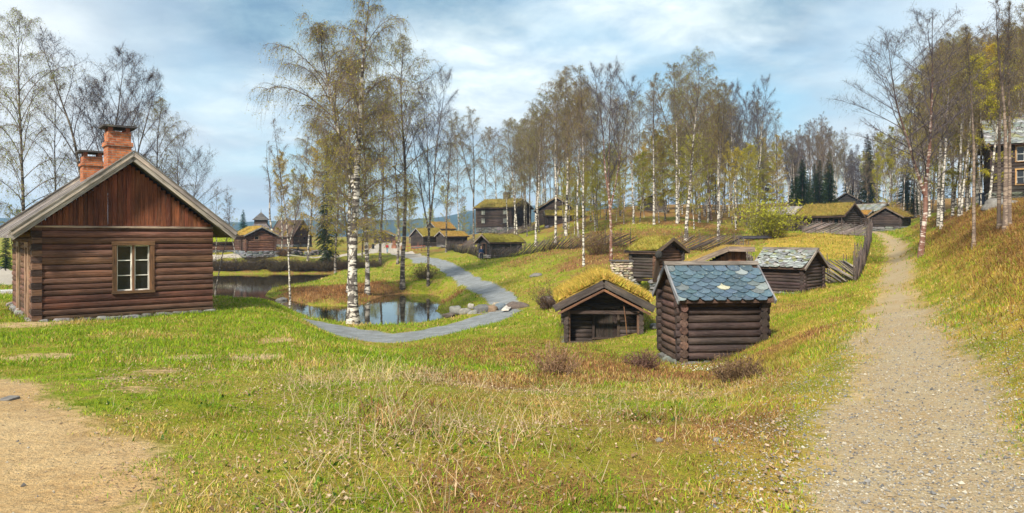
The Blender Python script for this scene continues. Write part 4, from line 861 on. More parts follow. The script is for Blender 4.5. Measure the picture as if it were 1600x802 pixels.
def post_mesh(seed, hh, r=.027):
    random.seed(seed); b = MB()
    for s in (-1, 1): b.tube([(s*.07, 0, -.3), (s*.07+random.uniform(-.04, .04), random.uniform(-.03, .03), hh*random.uniform(.75, 1.1))], [r, r*.7], 6, vary((.11, .085, .075), .25))
    return b.mesh('post', ['timber'])
POSTS = [post_mesh(i, 1.5) for i in range(4)]
def skigard(label, pts, h=1.15, gap=1.1, lean=1.0, tall=0.0, t=(.13, .10, .088), seed=1, dens=.16, back=0):
    pts = [(p[0], p[1]) for p in pts]; random.seed(seed*7+1); o0 = Vector((pts[0][0], pts[0][1], hz(*pts[0])))
    root = thing('roundpole_fence', label, 'fence', o0, 0, 'weathered roundpole fences'); m = MB(); seg = []
    L = [math.hypot(b[0]-a[0], b[1]-a[1]) for a, b in zip(pts[:-1], pts[1:])]; tot = sum(L)
    def at(u):
        u = max(0, min(tot, u))
        for (a, b), l in zip(zip(pts[:-1], pts[1:]), L):
            if u <= l: return (a[0]+(b[0]-a[0])*u/l, a[1]+(b[1]-a[1])*u/l)
            u -= l
        return pts[-1]
    us = np.arange(0, tot+1e-3, gap); g = [hz(*at(u)) for u in us]
    gz = lambda u: float(np.interp(u, us, g))
    n = 0
    for u in us:
        if n >= 98: break
        o = link('post', POSTS[n % 4], root); x, y = at(u); o.location = (x-o0.x, y-o0.y, gz(u)-o0.z); n += 1
        o.rotation_euler = (random.uniform(-.06, .06), random.uniform(-.06, .06), random.random()*3); s = h/1.15*random.uniform(.9, 1.15)*(1+tall*(random.random() < .35)*random.uniform(.3, .9)); o.scale = (1, 1, s)
    u = -1.6*lean
    while u < tot:
        r = random.uniform(.028, .045); le = random.uniform(2.2, 3.0)*lean; a = max(0, u); bb = min(tot, u+le)
        if bb-a > .5:
            fa, fb = (a-u)/le, (bb-u)/le; x0, y0 = at(a); x1, y1 = at(bb); z0 = gz(a)+.08+fa*h*.95; z1 = gz(bb)+.08+fb*h*.95+random.uniform(-.05, .08); q = random.uniform(-.05, .05)
            m.tube([(x0-o0.x+q, y0-o0.y, z0-o0.z), (x1-o0.x+q, y1-o0.y, z1-o0.z)], [r*1.15, r*.7], 5, vary(t, .35))
        u += dens*random.uniform(.7, 1.3)
    m.build('rail_panel', 'timber', root)
H_ = lambda px, py: tuple(hit(px, py))[:2]
skigard('dark roundpole fence with tall stakes along the left edge of the gravel track', [PD(1336, 33.5), PD(1350, 41), PD(1356, 50), PD(1360, 60), PD(1361, 72)], h=.95, gap=.9, tall=.5, seed=2, dens=.16)
skigard('short grey fence running from the track fence to the mossy slate hut', [PD(1336, 33.5), PD(1312, 35), PD(1284, 36.2)], h=1.1, seed=3, t=(.2, .17, .15))
skigard('grey fence in front of the long turf barn', [PD(1254, 73), PD(1300, 72), PD(1360, 72.5)], h=1.15, gap=1.3, seed=4, t=(.19, .165, .15), dens=.12)
skigard('tumbledown grey fence between the plank shed and the mossy slate hut', [PD(1152, 45), PD(1168, 39), PD(1192, 34.5)], h=1.3, seed=5, t=(.2, .17, .15), dens=.11)
skigard('long dark fence climbing the hill from the lone sod shed to the porch hut', [PD(768, 84.5), PD(812, 79), PD(850, 74), PD(880, 68), PD(930, 64), PD(985, 62)], h=1.15, gap=1.5, seed=6, t=(.12, .095, .085), dens=.28)
skigard('dark fence stepping down the slope from the village row to the lone sod shed', [PD(698, 130), PD(716, 112), PD(735, 97), PD(748, 88)], h=1.2, gap=1.7, seed=7, t=(.12, .10, .09), dens=.25)
skigard('dark fence below the two-storey turf-roof farmhouse', [PD(722, 119), PD(760, 117), PD(800, 116), PD(842, 115)], h=1.2, gap=1.8, seed=8, t=(.15, .12, .11), dens=.15)
skigard('dark fence crossing the hillside behind the sod storehouse', [PD(985, 60), PD(1060, 58), PD(1130, 56), PD(1160, 54)], h=1.2, gap=1.5, seed=9, t=(.10, .08, .07), dens=.2)
def picket(label, pts, h, t, seed):
    random.seed(seed); o0 = Vector((*pts[0], hz(*pts[0]))); root = thing('picket_fence', label, 'fence', o0); L = math.hypot(pts[1][0]-pts[0][0], pts[1][1]-pts[0][1]); n = int(L/1.0)
    me = MB(); me.tube([(0, 0, -.2), (0, 0, h)], [.06, .045], 5, t); me = me.mesh('post', ['timber'])
    for i in range(n+1): x = pts[0][0]+(pts[1][0]-pts[0][0])*i/n; y = pts[0][1]+(pts[1][1]-pts[0][1])*i/n; o = link('post', me, root); o.location = (x-o0.x, y-o0.y, hz(x, y)-o0.z); o.scale = (1, 1, random.uniform(.8, 1.3))
    for k in (.45, .85):
        m = MB(); d = Vector((pts[1][0]-pts[0][0], pts[1][1]-pts[0][1], hz(*pts[1])-o0.z)); m.bar((0, .06, h*k), (d.x, d.y+.06, d.z+h*k), .05, .1, t); m.build('rail', 'timber', root)
picket('thin reddish picket fence beside the village road', [PD(622, 138), PD(664, 132)], 1.2, (.30, .10, .06), 3)
# stones of the little bridge
random.seed(71)
STN = [(712, 486, .40, .30, (.24, .235, .22), 'grey rounded stone at the left end of the row beside the pond'), (727, 489, .42, .28, (.27, .26, .24), 'pale grey stone, second in the row by the bridge'), (738, 491, .36, .28, (.3, .3, .28), 'light stone left of the big dark boulder'),
       (755, 484, .66, .42, (.15, .15, .155), 'big dark grey boulder in the middle of the stone row'), (757, 493, .5, .18, (.22, .2, .19), 'flat grey stone under the big dark boulder'), (768, 486, .38, .4, (.26, .18, .12), 'brownish boulder right of the big dark one'),
       (781, 482, .42, .32, (.17, .21, .25), 'blue-grey boulder where the grey path meets the stones'), (783, 490, .4, .22, (.24, .23, .21), 'grey oval stone under the blue-grey boulder'), (775, 479, .25, .25, (.42, .36, .28), 'small cream stone on top of the row'), (736, 479, .2, .2, (.45, .42, .38), 'small whitish stone above the left part of the row'),
       (808, 484, .75, .46, (.15, .115, .10), 'large brown boulder right of the white plank'), (801, 491, .45, .2, (.23, .14, .09), 'rusty flat stone at the foot of the white plank'), (826, 488, .5, .28, (.13, .11, .10), 'dark stone right of the large brown boulder'), (847, 484, .55, .3, (.16, .13, .12), 'dark flat stone near the corner of the porch hut'),
       (820, 492, .3, .18, (.2, .19, .18), 'small grey stone in front of the dark stones'), (702, 493, .4, .16, (.12, .10, .09), 'low dark stone at the pond end of the row'), (862, 481, .4, .2, (.22, .2, .18), 'flat stone nearest the porch hut in the row')]
for i, (px, py, a, bb, t, lab) in enumerate(STN):
    D = 41.6 + (491-py)*.09; x = (px-CX)*D/F; z = hz(x, D); m = MB(); m.rock((0, 0, bb*.5), (a*.92, a*.65, bb*.9), tuple(q*.72 for q in t), i*11+4, sub=3, smooth=True); o = m.build('boulder', 'stone', label=lab, cat='boulder', group='boulders of the stone row at the bridge'); o.location = (x, D, CZ-D*(py-HY)/F-bb*.5)
m = MB(); a = Vector(((789-CX)*40.7/F, 40.7, hz((789-CX)*40.7/F, 40.7)+.12)); c = Vector(((797-CX)*42.8/F, 42.8, CZ-42.8*(477-HY)/F)); m.bar(a, c, .42, .07, (.62, .58, .52)); m.build('plank', 'timber', label='whitish plank laid over the stones as a footbridge', cat='plank')
for i, (px, py, a, bb, lab) in enumerate([(838, 432, .45, .15, 'grey rock in the grass on the slope above the bridge'), (868, 478, .9, .45, 'dark brush-covered rock beside the porch hut'), (1398, 298 + 90, .1, .1, ''), (440, 473, .5, .28, 'pale rock on the pond shore by the thin birch'), (1121, 690, .035, .02, 'small bluish stone in the foreground grass'), (1030, 690, .03, .02, 'tiny whitish stone in the foreground grass'), (15, 625, .09, .025, 'pale broken stones on the bare earth at the far left'), (1556, 326, .6, .35, 'grey boulder by the foot of the two-storey house'), (1575, 322, .5, .2, 'long flat boulder below the two-storey house')]):
    if not lab: continue
    P = hit(px, py); m = MB(); m.rock((0, 0, bb*.3), (a, a*.8, bb), (.16, .13, .12) if 'brush' in lab else (.17, .16, .15), i*3+2, sub=3, smooth=True); o = m.build('rock', 'stone', label=lab, cat='rock'); o.location = P
m = MB(); P = hit(14, 459); m.box((-1.1, -.5, -.2), (1.0, .5, .16), (.45, .44, .43)); m.box((-.8, -.8, -.2), (.9, -.5, .06), (.36, .35, .34)); o = m.build('stone_step', 'stone', label='pale stone doorstep left of the large cabin', cat='doorstep'); o.location = P; o.rotation_euler.z = A_th
m = MB(); P = hit(1540, 322); m.box((-.3, -.3, -.1), (.3, .3, .85), (.02, .03, .05)); m.box((-.34, -.34, .85), (.34, .34, .92), (.03, .04, .06)); m.box((-.2, -.32, .55), (.2, -.301, .7), (.01, .01, .01)); o = m.build('litter_bin', 'plain', label='dark blue bin standing among birches near the two-storey house', cat='bin'); o.location = P
m = MB(); P = hit(583, 389, 100, 250); m.tube([(0, 0, -.2), (0, 0, 1.0)], [.28, .26], 10, (.015, .015, .017)); m.tube([(0, 0, 1.0), (0, 0, 1.1)], [.3, .12], 10, (.02, .02, .02)); o = m.build('waste_bin', 'plain', label='small black bin at the edge of the village road', cat='bin'); o.location = P
m = MB(); P = hit(616, 388, 100, 250); m.box((-.5, -.5, -.2), (.5, .5, .7), (.30, .13, .08)); m.box((-.35, -.35, .7), (.35, .35, 1.7), (.28, .12, .075)); m.bar((-.55, 0, 1.75), (0, 0, 2.2), .7, .06, (.2, .1, .07)); m.bar((.55, 0, 1.75), (0, 0, 2.2), .7, .06, (.2, .1, .07)); o = m.build('notice_post', 'timber', label='reddish wooden pillar with small roof beside the village road', cat='pillar'); o.location = P
m = MB(); P = hit(1180, 375, 30, 120); 
for i in range(5): m.tube([(-1.5+random.uniform(-.2, .2), -.25+.13*i, .15+.1*(i % 2)), (1.4+random.uniform(-.2, .2), -.25+.13*i, .2+.1*(i % 2))], [.11, .1], 7, vary((.05, .05, .06), .4))
o = m.build('log_pile', 'timber', label='pile of dark old logs at the upper left edge of the yellow meadow', cat='log pile'); o.location = P; o.rotation_euler.z = .3

# ------------------------------------------------------------------ trees
TW = (.13, .095, .078)
def strips(base, d, L, w, droop, rng, nseg=3):
    """hanging twigs as narrow ribbons: returns vertices, quads and the ribbon's points"""
    n = len(base); ts = np.linspace(0, 1, nseg+1); P = base[:, None, :] + d[:, None, :]*(L[:, None]*ts[None, :])[:, :, None]; P[:, :, 2] -= (droop*L)[:, None]*ts[None, :]**2
    a = rng.random(n)*6.283; s = np.stack([np.cos(a), np.sin(a), np.zeros(n)], 1)[:, None, :]*(w[:, None]*(1-.65*ts[None, :]))[:, :, None]*.5
    V = np.stack([P-s, P+s], 2).reshape(-1, 3); b = (np.arange(n)*(nseg+1)*2)[:, None] + (np.arange(nseg)*2)[None, :]; b = b.reshape(-1)
    return V, np.stack([b, b+1, b+3, b+2], 1), P
def birch(seed, H=18.0, r0=.2, fb=.3, spread=.24, up=48, droop=.7, leaf=.5, nprim=34, fork=0, weep=.5, bend=.4, leafc=((.17, .17, .02), (.22, .15, .025)), tops=1.0, sec=7, twn=11, tw=.013, lsz=.06, twc=TW, lowleaf=1.0, stems=1, tlen=1.0):
    rng = np.random.default_rng(seed); random.seed(seed); leaders = []
    def leader(base, d0, length, r, wob):
        n = 15; p = np.array(base, float); d = np.array(d0, float); pts = [p.copy()]; rad = [r]
        for i in range(n):
            d = d + np.array([rng.normal(0, wob), rng.normal(0, wob), .06]); d /= np.linalg.norm(d); p = p + d*length/n; pts.append(p.copy()); rad.append(max(.012, r*(1-(i+1)/n)**.85))
        return np.array(pts), np.array(rad)
    for k in range(stems):
        a = rng.random()*6.28; o = .25*k; b = [o*math.cos(a), o*math.sin(a), -.3]
        leaders.append((leader(b, (rng.normal(0, .03)+(.06*math.cos(a) if stems > 1 else 0), rng.normal(0, .03)+(.06*math.sin(a) if stems > 1 else 0), 1), H*rng.uniform(.86, 1) if k else H, r0*(1 if k == 0 else .8), .022*bend/.4), fb))
    for k in range(fork):
        P, r = leaders[0][0]; i = int(15*rng.uniform(.3, .5)); a = rng.random()*6.28
        leaders.append((leader(P[i], (.42*math.cos(a), .42*math.sin(a), 1), H*(1-i/15)*rng.uniform(.8, .95), r[i]*.75, .03), .12))
    T = MB()
    for (P, r), _ in leaders:
        r = r.copy(); r[0] *= 1.45; r[1] *= 1.08
        T.tube([tuple(q) for q in P], list(r), 9, (1, 1, 1), tints=[(min(1, max(0, (q-.035)/.05)),)*3 for q in r], cap=False)
    trunk = T.mesh('trunk', ['birch_white'])
    Bm = MB(); sb = []; sd = []; sl = []
    def curve(p, d, L, n, dr, r):
        pts = [np.array(p, float)]; d = np.array(d, float)
        for i in range(n): d = d + np.array([rng.normal(0, .07), rng.normal(0, .07), dr*(i/n)]); d /= np.linalg.norm(d); pts.append(pts[-1]+d*L/n)
        Bm.tube([tuple(q) for q in pts], [max(.006, r*(1-.8*i/n)) for i in range(n+1)], 4, twc, cap=False); return np.array(pts)
    ga = rng.random()*6.28
    for (P, r), f0 in leaders:
        np_ = int(nprim/len(leaders)*(1.25 if len(leaders) > 1 else 1))
        for k in range(np_):
            u = (k+rng.random())/np_; t = f0+(.985-f0)*u; q = t*15; i = min(14, int(q)); p = P[i]+(P[i+1]-P[i])*(q-i)
            ga += 2.4+rng.normal(0, .35); prof = (math.sin(math.pi*(.16+.80*u))**.75)*(.75+.45*rng.random())
            L = spread*H*prof*(1.0 if len(leaders) == 1 else .75); el = R(up+rng.normal(0, 8)+18*u); d = (math.cos(ga)*math.cos(el), math.sin(ga)*math.cos(el), math.sin(el))
            rp_ = max(.012, min(r[i]*.5, L*.010)); Q = curve(p, d, L, 7, -droop*.35, rp_)
            ns = max(3, int(sec*(.5+L/(spread*H)*.7)))
            for j in range(ns):
                v = .25+.75*(j+rng.random())/ns; qq = v*7; ii = min(6, int(qq)); b = Q[ii]+(Q[ii+1]-Q[ii])*(qq-ii); dd = Q[ii+1]-Q[ii]; dd /= np.linalg.norm(dd)
                side = np.cross(dd, (0, 0, 1)); side /= np.linalg.norm(side)+1e-6; sg = 1 if j % 2 else -1
                d2 = dd*.75+side*sg*rng.uniform(.4, .9)+np.array([0, 0, rng.uniform(-.1, .35)]); d2 /= np.linalg.norm(d2); L2 = L*rng.uniform(.22, .42)*(1.15-.5*v)
                S = curve(b, d2, L2, 4, -droop*.5, rp_*.4)
                m = max(3, int(twn*tops**u))
                for x in range(m): w_ = rng.random()*4; a_ = min(3, int(w_)); sb.append(S[a_]+(S[a_+1]-S[a_])*(w_-a_)); dv = S[a_+1]-S[a_]; dv = dv/(np.linalg.norm(dv)+1e-6)*.7+rng.normal(0, .5, 3); sd.append(dv/np.linalg.norm(dv)); sl.append(rng.uniform(.35, 1.0)*(.4+L2*.35))
            for x in range(3*twn//2): w_ = 4+rng.random()*3; a_ = min(6, int(w_)); sb.append(Q[a_]+(Q[a_+1]-Q[a_])*(w_-a_)); dv = rng.normal(0, .6, 3)+(Q[a_+1]-Q[a_])/(L/7)*.5; sd.append(dv/np.linalg.norm(dv)); sl.append(rng.uniform(.3, .9)*(.5+L*.1))
    sb = np.array(sb); sd = np.array(sd); sl = np.array(sl)*H/18*tlen; n = len(sb)
    V1, F1, PP = strips(sb, sd, sl, np.full(n, tw)*rng.uniform(.7, 1.3, n), weep*rng.uniform(.5, 1.5, n), rng)
    k = 3; bi = np.repeat(np.arange(n), k); tt = rng.integers(1, 4, n*k); b2 = PP[bi, tt]; d2 = rng.normal(0, 1, (n*k, 3)); d2[:, 2] -= .2+weep*.6; d2 /= np.linalg.norm(d2, axis=1)[:, None]; l2 = sl[bi]*rng.uniform(.25, .6, n*k)
    e2 = b2+d2*l2[:, None]; wv = rng.normal(0, 1, (n*k, 3)); wv[:, 2] *= .3; wv /= np.linalg.norm(wv, axis=1)[:, None]; V2 = np.stack([b2-wv*tw*.38, b2+wv*tw*.38, e2], 1).reshape(-1, 3)
    nl = int(n*2.2*leaf); li = rng.integers(0, n*k, nl)
    if lowleaf != 1.0:
        hh = b2[li, 2]/H; keep = rng.random(nl) < np.clip(1.25-hh*lowleaf, .03, 1); li = li[keep]; nl = len(li)
    c = b2[li]+(e2[li]-b2[li])*rng.random(nl)[:, None]; va = rng.normal(0, 1, (nl, 3)); vb = rng.normal(0, 1, (nl, 3)); va /= np.linalg.norm(va, axis=1)[:, None]; vb /= np.linalg.norm(vb, axis=1)[:, None]; ls = lsz*rng.uniform(.6, 1.4, nl)[:, None]
    V3 = np.stack([c, c+va*ls, c+vb*ls*.8], 1).reshape(-1, 3)
    Vb = np.array(Bm.v); nb = len(Vb); Fb = np.array(Bm.f)
    tri = lambda q: np.concatenate([q[:, [0, 1, 2]], q[:, [0, 2, 3]]]); FA = [tri(Fb), tri(F1)+nb, np.arange(n*k*3).reshape(-1, 3)+nb+len(V1), np.arange(nl*3).reshape(-1, 3)+nb+len(V1)+len(V2)]
    V = np.concatenate([Vb, V1, V2, V3]); mi = np.concatenate([np.zeros(sum(len(f) for f in FA[:3]), int), np.ones(nl, int)])
    lc = np.array(leafc); pick = rng.random(nl)[:, None]; lt = (lc[0]*(1-pick)+lc[1]*pick)*rng.uniform(.7, 1.35, nl)[:, None]
    tint = np.concatenate([np.tile(twc, (nb+len(V1)+len(V2), 1)), np.repeat(lt, 3, 0)])
    crown = np_mesh('crown', V, np.concatenate(FA), ['twig', 'leaf'], tint, mi)
    return trunk, crown, H
def spruce(seed, H=16.0, w=.2, c0=(.018, .042, .012), c1=(.04, .07, .015)):
    rng = np.random.default_rng(seed); T = MB(); T.tube([(0, 0, -.3), (0, 0, H*.5), (0, 0, H)], [.2, .12, .02], 8, (1, 1, 1)); trunk = T.mesh('trunk', ['bark_dark']); V = []; Tn = []
    z = H*.08
    while z < H*.99:
        L = w*H*(1-z/H)**.85*rng.uniform(.8, 1.1)+.12; nb = int(rng.integers(6, 9))
        for k in range(nb):
            a = rng.random()*6.28; l = L*rng.uniform(.7, 1.15); d = np.array([math.cos(a), math.sin(a), 0]); sd = np.array([-d[1], d[0], 0]); m = int(10+l*16)
            for j in range(m):
                t = (j+rng.random())/m; p = d*l*t+np.array([0, 0, z+.15*l*t-.42*l*t*t]); s = (.18+.16*l*(1-t))*rng.uniform(.6, 1.3); q = p+sd*s*rng.choice([-1, 1])*rng.uniform(.3, 1)+d*s*.5+np.array([0, 0, -s*rng.uniform(.1, .9)])
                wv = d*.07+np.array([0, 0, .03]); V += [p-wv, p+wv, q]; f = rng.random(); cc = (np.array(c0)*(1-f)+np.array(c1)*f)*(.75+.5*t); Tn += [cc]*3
        z += .30*H/16
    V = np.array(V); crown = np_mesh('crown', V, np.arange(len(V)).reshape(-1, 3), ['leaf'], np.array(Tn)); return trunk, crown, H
VAR = {
 'hero':   birch(101, 20, .33, .22, .27, 46, 1.0, 1.15, 46, 1, 1.15, .5, ((.27, .29, .02), (.34, .29, .03)), sec=10, twn=18, tw=.012, lowleaf=.6, lsz=.075, tlen=1.25),
 'weep':   birch(102, 18, .16, .26, .24, 50, .95, 1.0, 36, 0, 1.0, .5, ((.28, .30, .02), (.34, .28, .03)), sec=8, twn=15, tw=.012, lowleaf=.6, lsz=.07, tlen=1.15),
 'slim':   birch(103, 18, .125, .34, .17, 55, .6, .9, 30, 0, .6, .4, ((.25, .22, .025), (.28, .17, .03)), sec=6, twn=10, tw=.017),
 'slim2':  birch(104, 18, .12, .38, .15, 58, .5, .18, 28, 1, .5, .5, ((.18, .14, .02), (.2, .1, .03)), sec=6, twn=11, tw=.017),
 'olive':  birch(105, 16, .13, .16, .21, 45, .6, 3.4, 34, 0, .6, .5, ((.34, .34, .02), (.40, .33, .03)), sec=7, twn=10, tw=.011, lsz=.085),
 'olive2': birch(106, 15, .12, .12, .20, 50, .5, 2.8, 30, 1, .5, .7, ((.36, .36, .02), (.44, .34, .03)), sec=7, twn=10, tw=.011, lsz=.085),
 'bare':   birch(107, 17, .17, .24, .36, 42, .1, .12, 42, 1, .2, .9, twc=(.085, .07, .08), sec=10, twn=16, tw=.012, tlen=1.1),
 'broad':  birch(108, 18, .17, .30, .28, 52, .2, .12, 36, 2, .25, .8, twc=(.08, .068, .085), sec=9, twn=19, tw=.013, tops=1.6),
 'tall':   birch(109, 18, .14, .42, .20, 58, .45, .8, 30, 1, .5, .5, ((.28, .27, .025), (.30, .21, .035)), sec=7, twn=12, tw=.018, tops=1.5),
 'tall2':  birch(110, 18, .135, .33, .23, 52, .8, 1.3, 30, 0, .8, .6, ((.28, .28, .025), (.32, .23, .03)), sec=7, twn=12, tw=.017, tops=1.3),
 'aspen':  birch(111, 16, .14, .36, .12, 68, -.1, .25, 26, 0, .05, .3, ((.26, .2, .05), (.2, .14, .03)), sec=6, twn=8, tw=.012, stems=1, twc=(.075, .062, .06)),
 'thin':   birch(112, 14, .10, .40, .13, 55, .5, .4, 18, 0, .5, .8, ((.18, .16, .02), (.2, .12, .03)), sec=5, twn=8, tw=.016),
 'spruce': spruce(120), 'spruce2': spruce(121, w=.16, c0=(.014, .036, .012), c1=(.03, .055, .014)),
 'bluespruce': spruce(122, w=.25, c0=(.02, .07, .055), c1=(.05, .13, .10)), 'brownspruce': spruce(123, w=.15, c0=(.05, .035, .02), c1=(.09, .06, .03)),
}
rt = random.Random(5)
def tree(var, x, y, H, label, bark='birch_white', group=None, wide=1.0, lean=(0, 0), name='birch_tree', cat='birch', rot=None, z=None, thick=1.0):
    tr, cr, H0 = VAR[var]; s = H/H0; root = thing(name, label, cat, (x, y, (hz(x, y) if z is None else z)), rt.random()*6.28 if rot is None else rot, group)
    root.rotation_euler = (lean[0], lean[1], root.rotation_euler.z); root.rotation_mode = 'XYZ'; root.scale = (s*wide, s*wide, s)
    for nm, me in (('trunk', tr), ('crown', cr)):
        o = bpy.data.objects.new(nm, me); COL.objects.link(o); o.parent = root
        if nm == 'trunk' and 'spruce' not in var:
            o.material_slots[0].link = 'OBJECT'; o.material_slots[0].material = MATS[bark]; o.scale = (thick, thick, 1)
    return root
def T(px, py, top, var, label, **k):
    """a tree whose foot is seen at (px, py) and whose tip reaches the row `top`"""
    D = k.pop('D', None)
    if D is None: P = hit(px, py, 12, 300)
    else: x = (px-CX)*D/F; P = Vector((x, D, hz(x, D)))
    H = (CZ-P.y*(top-HY)/F)-P.z; return tree(var, P.x, P.y, H, label, **k)
# pond side
T(552, 506, -22, 'hero', 'tallest white birch, thick speckled trunk on the near pond bank with drooping crown', lean=(0, .03), thick=.95, rot=.6)
T(453, 480, 178, 'slim2', 'thin white birch with forked stem at the near left end of the pond', D=53, wide=.8, rot=2.0)
T(545, 458, 95, 'weep', 'birch with a leaning dark-footed trunk just behind the tallest birch', lean=(0, -.10), thick=1.1)
T(574, 460, 70, 'weep', 'white birch rising from the brown peninsula right behind the tallest birch', lean=(0, -.03), wide=1.1)
T(594, 414, 130, 'tall2', 'dark slim birch in the green strip before the village road', bark='birch_grey')
T(629, 451, 50, 'tall2', 'birch with rough dark foot on the right side of the peninsula', bark='birch_grey', thick=1.15, wide=1.1)
T(621, 413, 150, 'slim', 'grey birch behind the rough-footed birch, in front of the road', bark='birch_grey')
T(669, 446, 112, 'broad', 'bare birch with lilac crown and dark base nearest the bend of the grey path', thick=.9, wide=.75, bark='birch_grey')
T(481, 408, 190, 'weep', 'slender birch by the light road left of the olive trees beyond the pond', wide=.9)
T(428, 395, 215, 'thin', 'thin bronze-leaved birch right of the wooden tower', D=118, thick=1.5)
T(337, 412, 290, 'thin', 'thin white birch sapling below the green-roofed shed', thick=.9)
T(369, 411, 300, 'thin', 'thin white birch sapling in front of the pondside cabin', thick=.9)
T(440, 392, 230, 'olive2', 'bronze budding birch in front of the steep-roofed barn', D=121, wide=.8)
for i, (px, D, top, v, lab) in enumerate([(505, 104, 215, 'olive', 'olive budding birch at the left of the thicket beyond the pond'), (524, 98, 190, 'olive2', 'yellow-green birch in the middle of the thicket beyond the pond'), (545, 106, 200, 'olive', 'dense olive birch at the right of the thicket beyond the pond'),
        (566, 112, 235, 'olive2', 'low olive tree behind the speckled trunk of the tallest birch'), (640, 175, 285, 'olive', 'small olive tree behind the red picket fence'), (585, 200, 300, 'olive2', 'golden-green tree left of the roadside house'), (466, 128, 260, 'olive2', 'yellowish tree beside the steep-roofed barn'), (626, 185, 300, 'olive2', 'golden-green tree right of the roadside house')]):
    T(px, 0, top, v, lab, D=D, name='budding_tree', cat='tree', wide=1.0, bark='birch_grey')
T(512, 0, 238, 'spruce', 'green spruce standing in the thicket beyond the pond', D=102, wide=.65, name='spruce_tree', cat='spruce')
T(380, 0, 327, 'bluespruce', 'blue-green spruce left of the wooden tower', D=142, name='spruce_tree', cat='spruce')
T(726, 0, 322, 'olive', 'small olive tree by the corner of the two-storey turf-roof farmhouse', D=150, name='budding_tree', cat='tree')
# behind the big cabin
T(40, 0, 26, 'weep', 'tall grey birch at the far left with drooping twigs over its whole height', D=41, bark='birch_grey', wide=.85, thick=1.0)
T(96, 0, 118, 'slim', 'slender birch between the far left birch and the broad bare tree', D=43, bark='birch_grey', wide=.8)
T(142, 0, 56, 'broad', 'broad bare tree with bluish crown straight behind the brick chimneys', D=46, bark='birch_grey', name='bare_tree', cat='tree')
T(196, 0, 100, 'broad', 'bare tree with rounded crown right of the taller chimney', D=50, bark='birch_grey', name='bare_tree', cat='tree', wide=.8)
T(236, 0, 150, 'tall2', 'bare birch over the right slope of the large cabin roof', D=52, bark='birch_grey', wide=1.0, lean=(0, .05))
T(284, 0, 208, 'bare', 'small spreading bare birch above the right eave of the large cabin', D=60, bark='birch_grey', wide=.8)
T(334, 0, 296, 'thin', 'little bare sapling just right of the large cabin roof tip', D=64, bark='birch_grey')
T(-40, 0, 60, 'tall', 'bare birch cut by the left edge of the view', D=44, bark='birch_grey')
T(-60, 0, 180, 'spruce', 'dark spruce left of the far left birch', D=70, name='spruce_tree', cat='spruce'); T(9, 0, 352, 'spruce2', 'small dark spruce at the far left under the cabin eave', D=66, name='spruce_tree', cat='spruce')
for i, (px, D, top, lab) in enumerate(((22, 75, 318, 'orange-green bush tree left of the large cabin wall'), (-30, 80, 300, 'yellow-green tree left of the orange-green one'))): T(px, 0, top, 'olive2', lab, D=D, name='budding_tree', cat='tree', bark='birch_grey')
# farmhouse birches
for px, py, top, v, k, lab in [(740, 389, 168, 'tall', dict(bark='birch_grey', wide=1.0), 'large birch with bronze top left of the sod shed on the slope'), (774, 369, 196, 'slim', {}, 'white birch in front of the left half of the two-storey turf-roof farmhouse'), (793, 367, 205, 'slim2', {}, 'second white birch before the two-storey turf-roof farmhouse'),
        (804, 368, 185, 'tall2', dict(wide=.8), 'third birch, before the corner of the two-storey turf-roof farmhouse'), (837, 385, 142, 'tall2', dict(lean=(0, -.04)), 'leaning white birch between the two old farmhouses'), (868, 381, 122, 'tall', {}, 'white birch before the gabled farmhouse windows'),
        (884, 369, 102, 'tall2', dict(thick=1.2), 'thick white birch at the right half of the gabled farmhouse'), (912, 416, 98, 'tall', dict(thick=.75), 'straight bright white birch standing alone behind the porch hut'), (955, 408, 90, 'broad', dict(bark='bark_pink', wide=.8), 'pinkish-barked birch beside the stacked stones'),
        (904, 372, 140, 'slim', {}, 'thin birch left of the straight bright white one'), (1022, 352, 125, 'tall', {}, 'pale birch above the sod storehouse roof'), (1072, 376, 78, 'weep', dict(thick=1.1), 'tall white birch behind the plank shed, highest of the hill grove'),
        (1058, 350, 95, 'tall', {}, 'white birch just left of the highest one of the hill grove'), (1093, 348, 120, 'tall2', {}, 'stout white birch right of the highest one of the hill grove'), (1112, 345, 150, 'slim', dict(bark='bark_pink'), 'orange-barked slender birch in the hill grove'),
        (1122, 378, 128, 'tall', dict(lean=(0, .03)), 'slanting birch at the foot of the hill grove behind the plank shed'), (990, 350, 142, 'tall2', {}, 'birch in the hill grove straight above the stacked stones'), (1150, 352, 122, 'broad', dict(wide=.7), 'bare-topped birch near the dark log pile'), (1182, 350, 122, 'broad', dict(wide=.7), 'bare-topped birch behind the yellow-green bush')]:
    T(px, py, top, v, lab, **k)
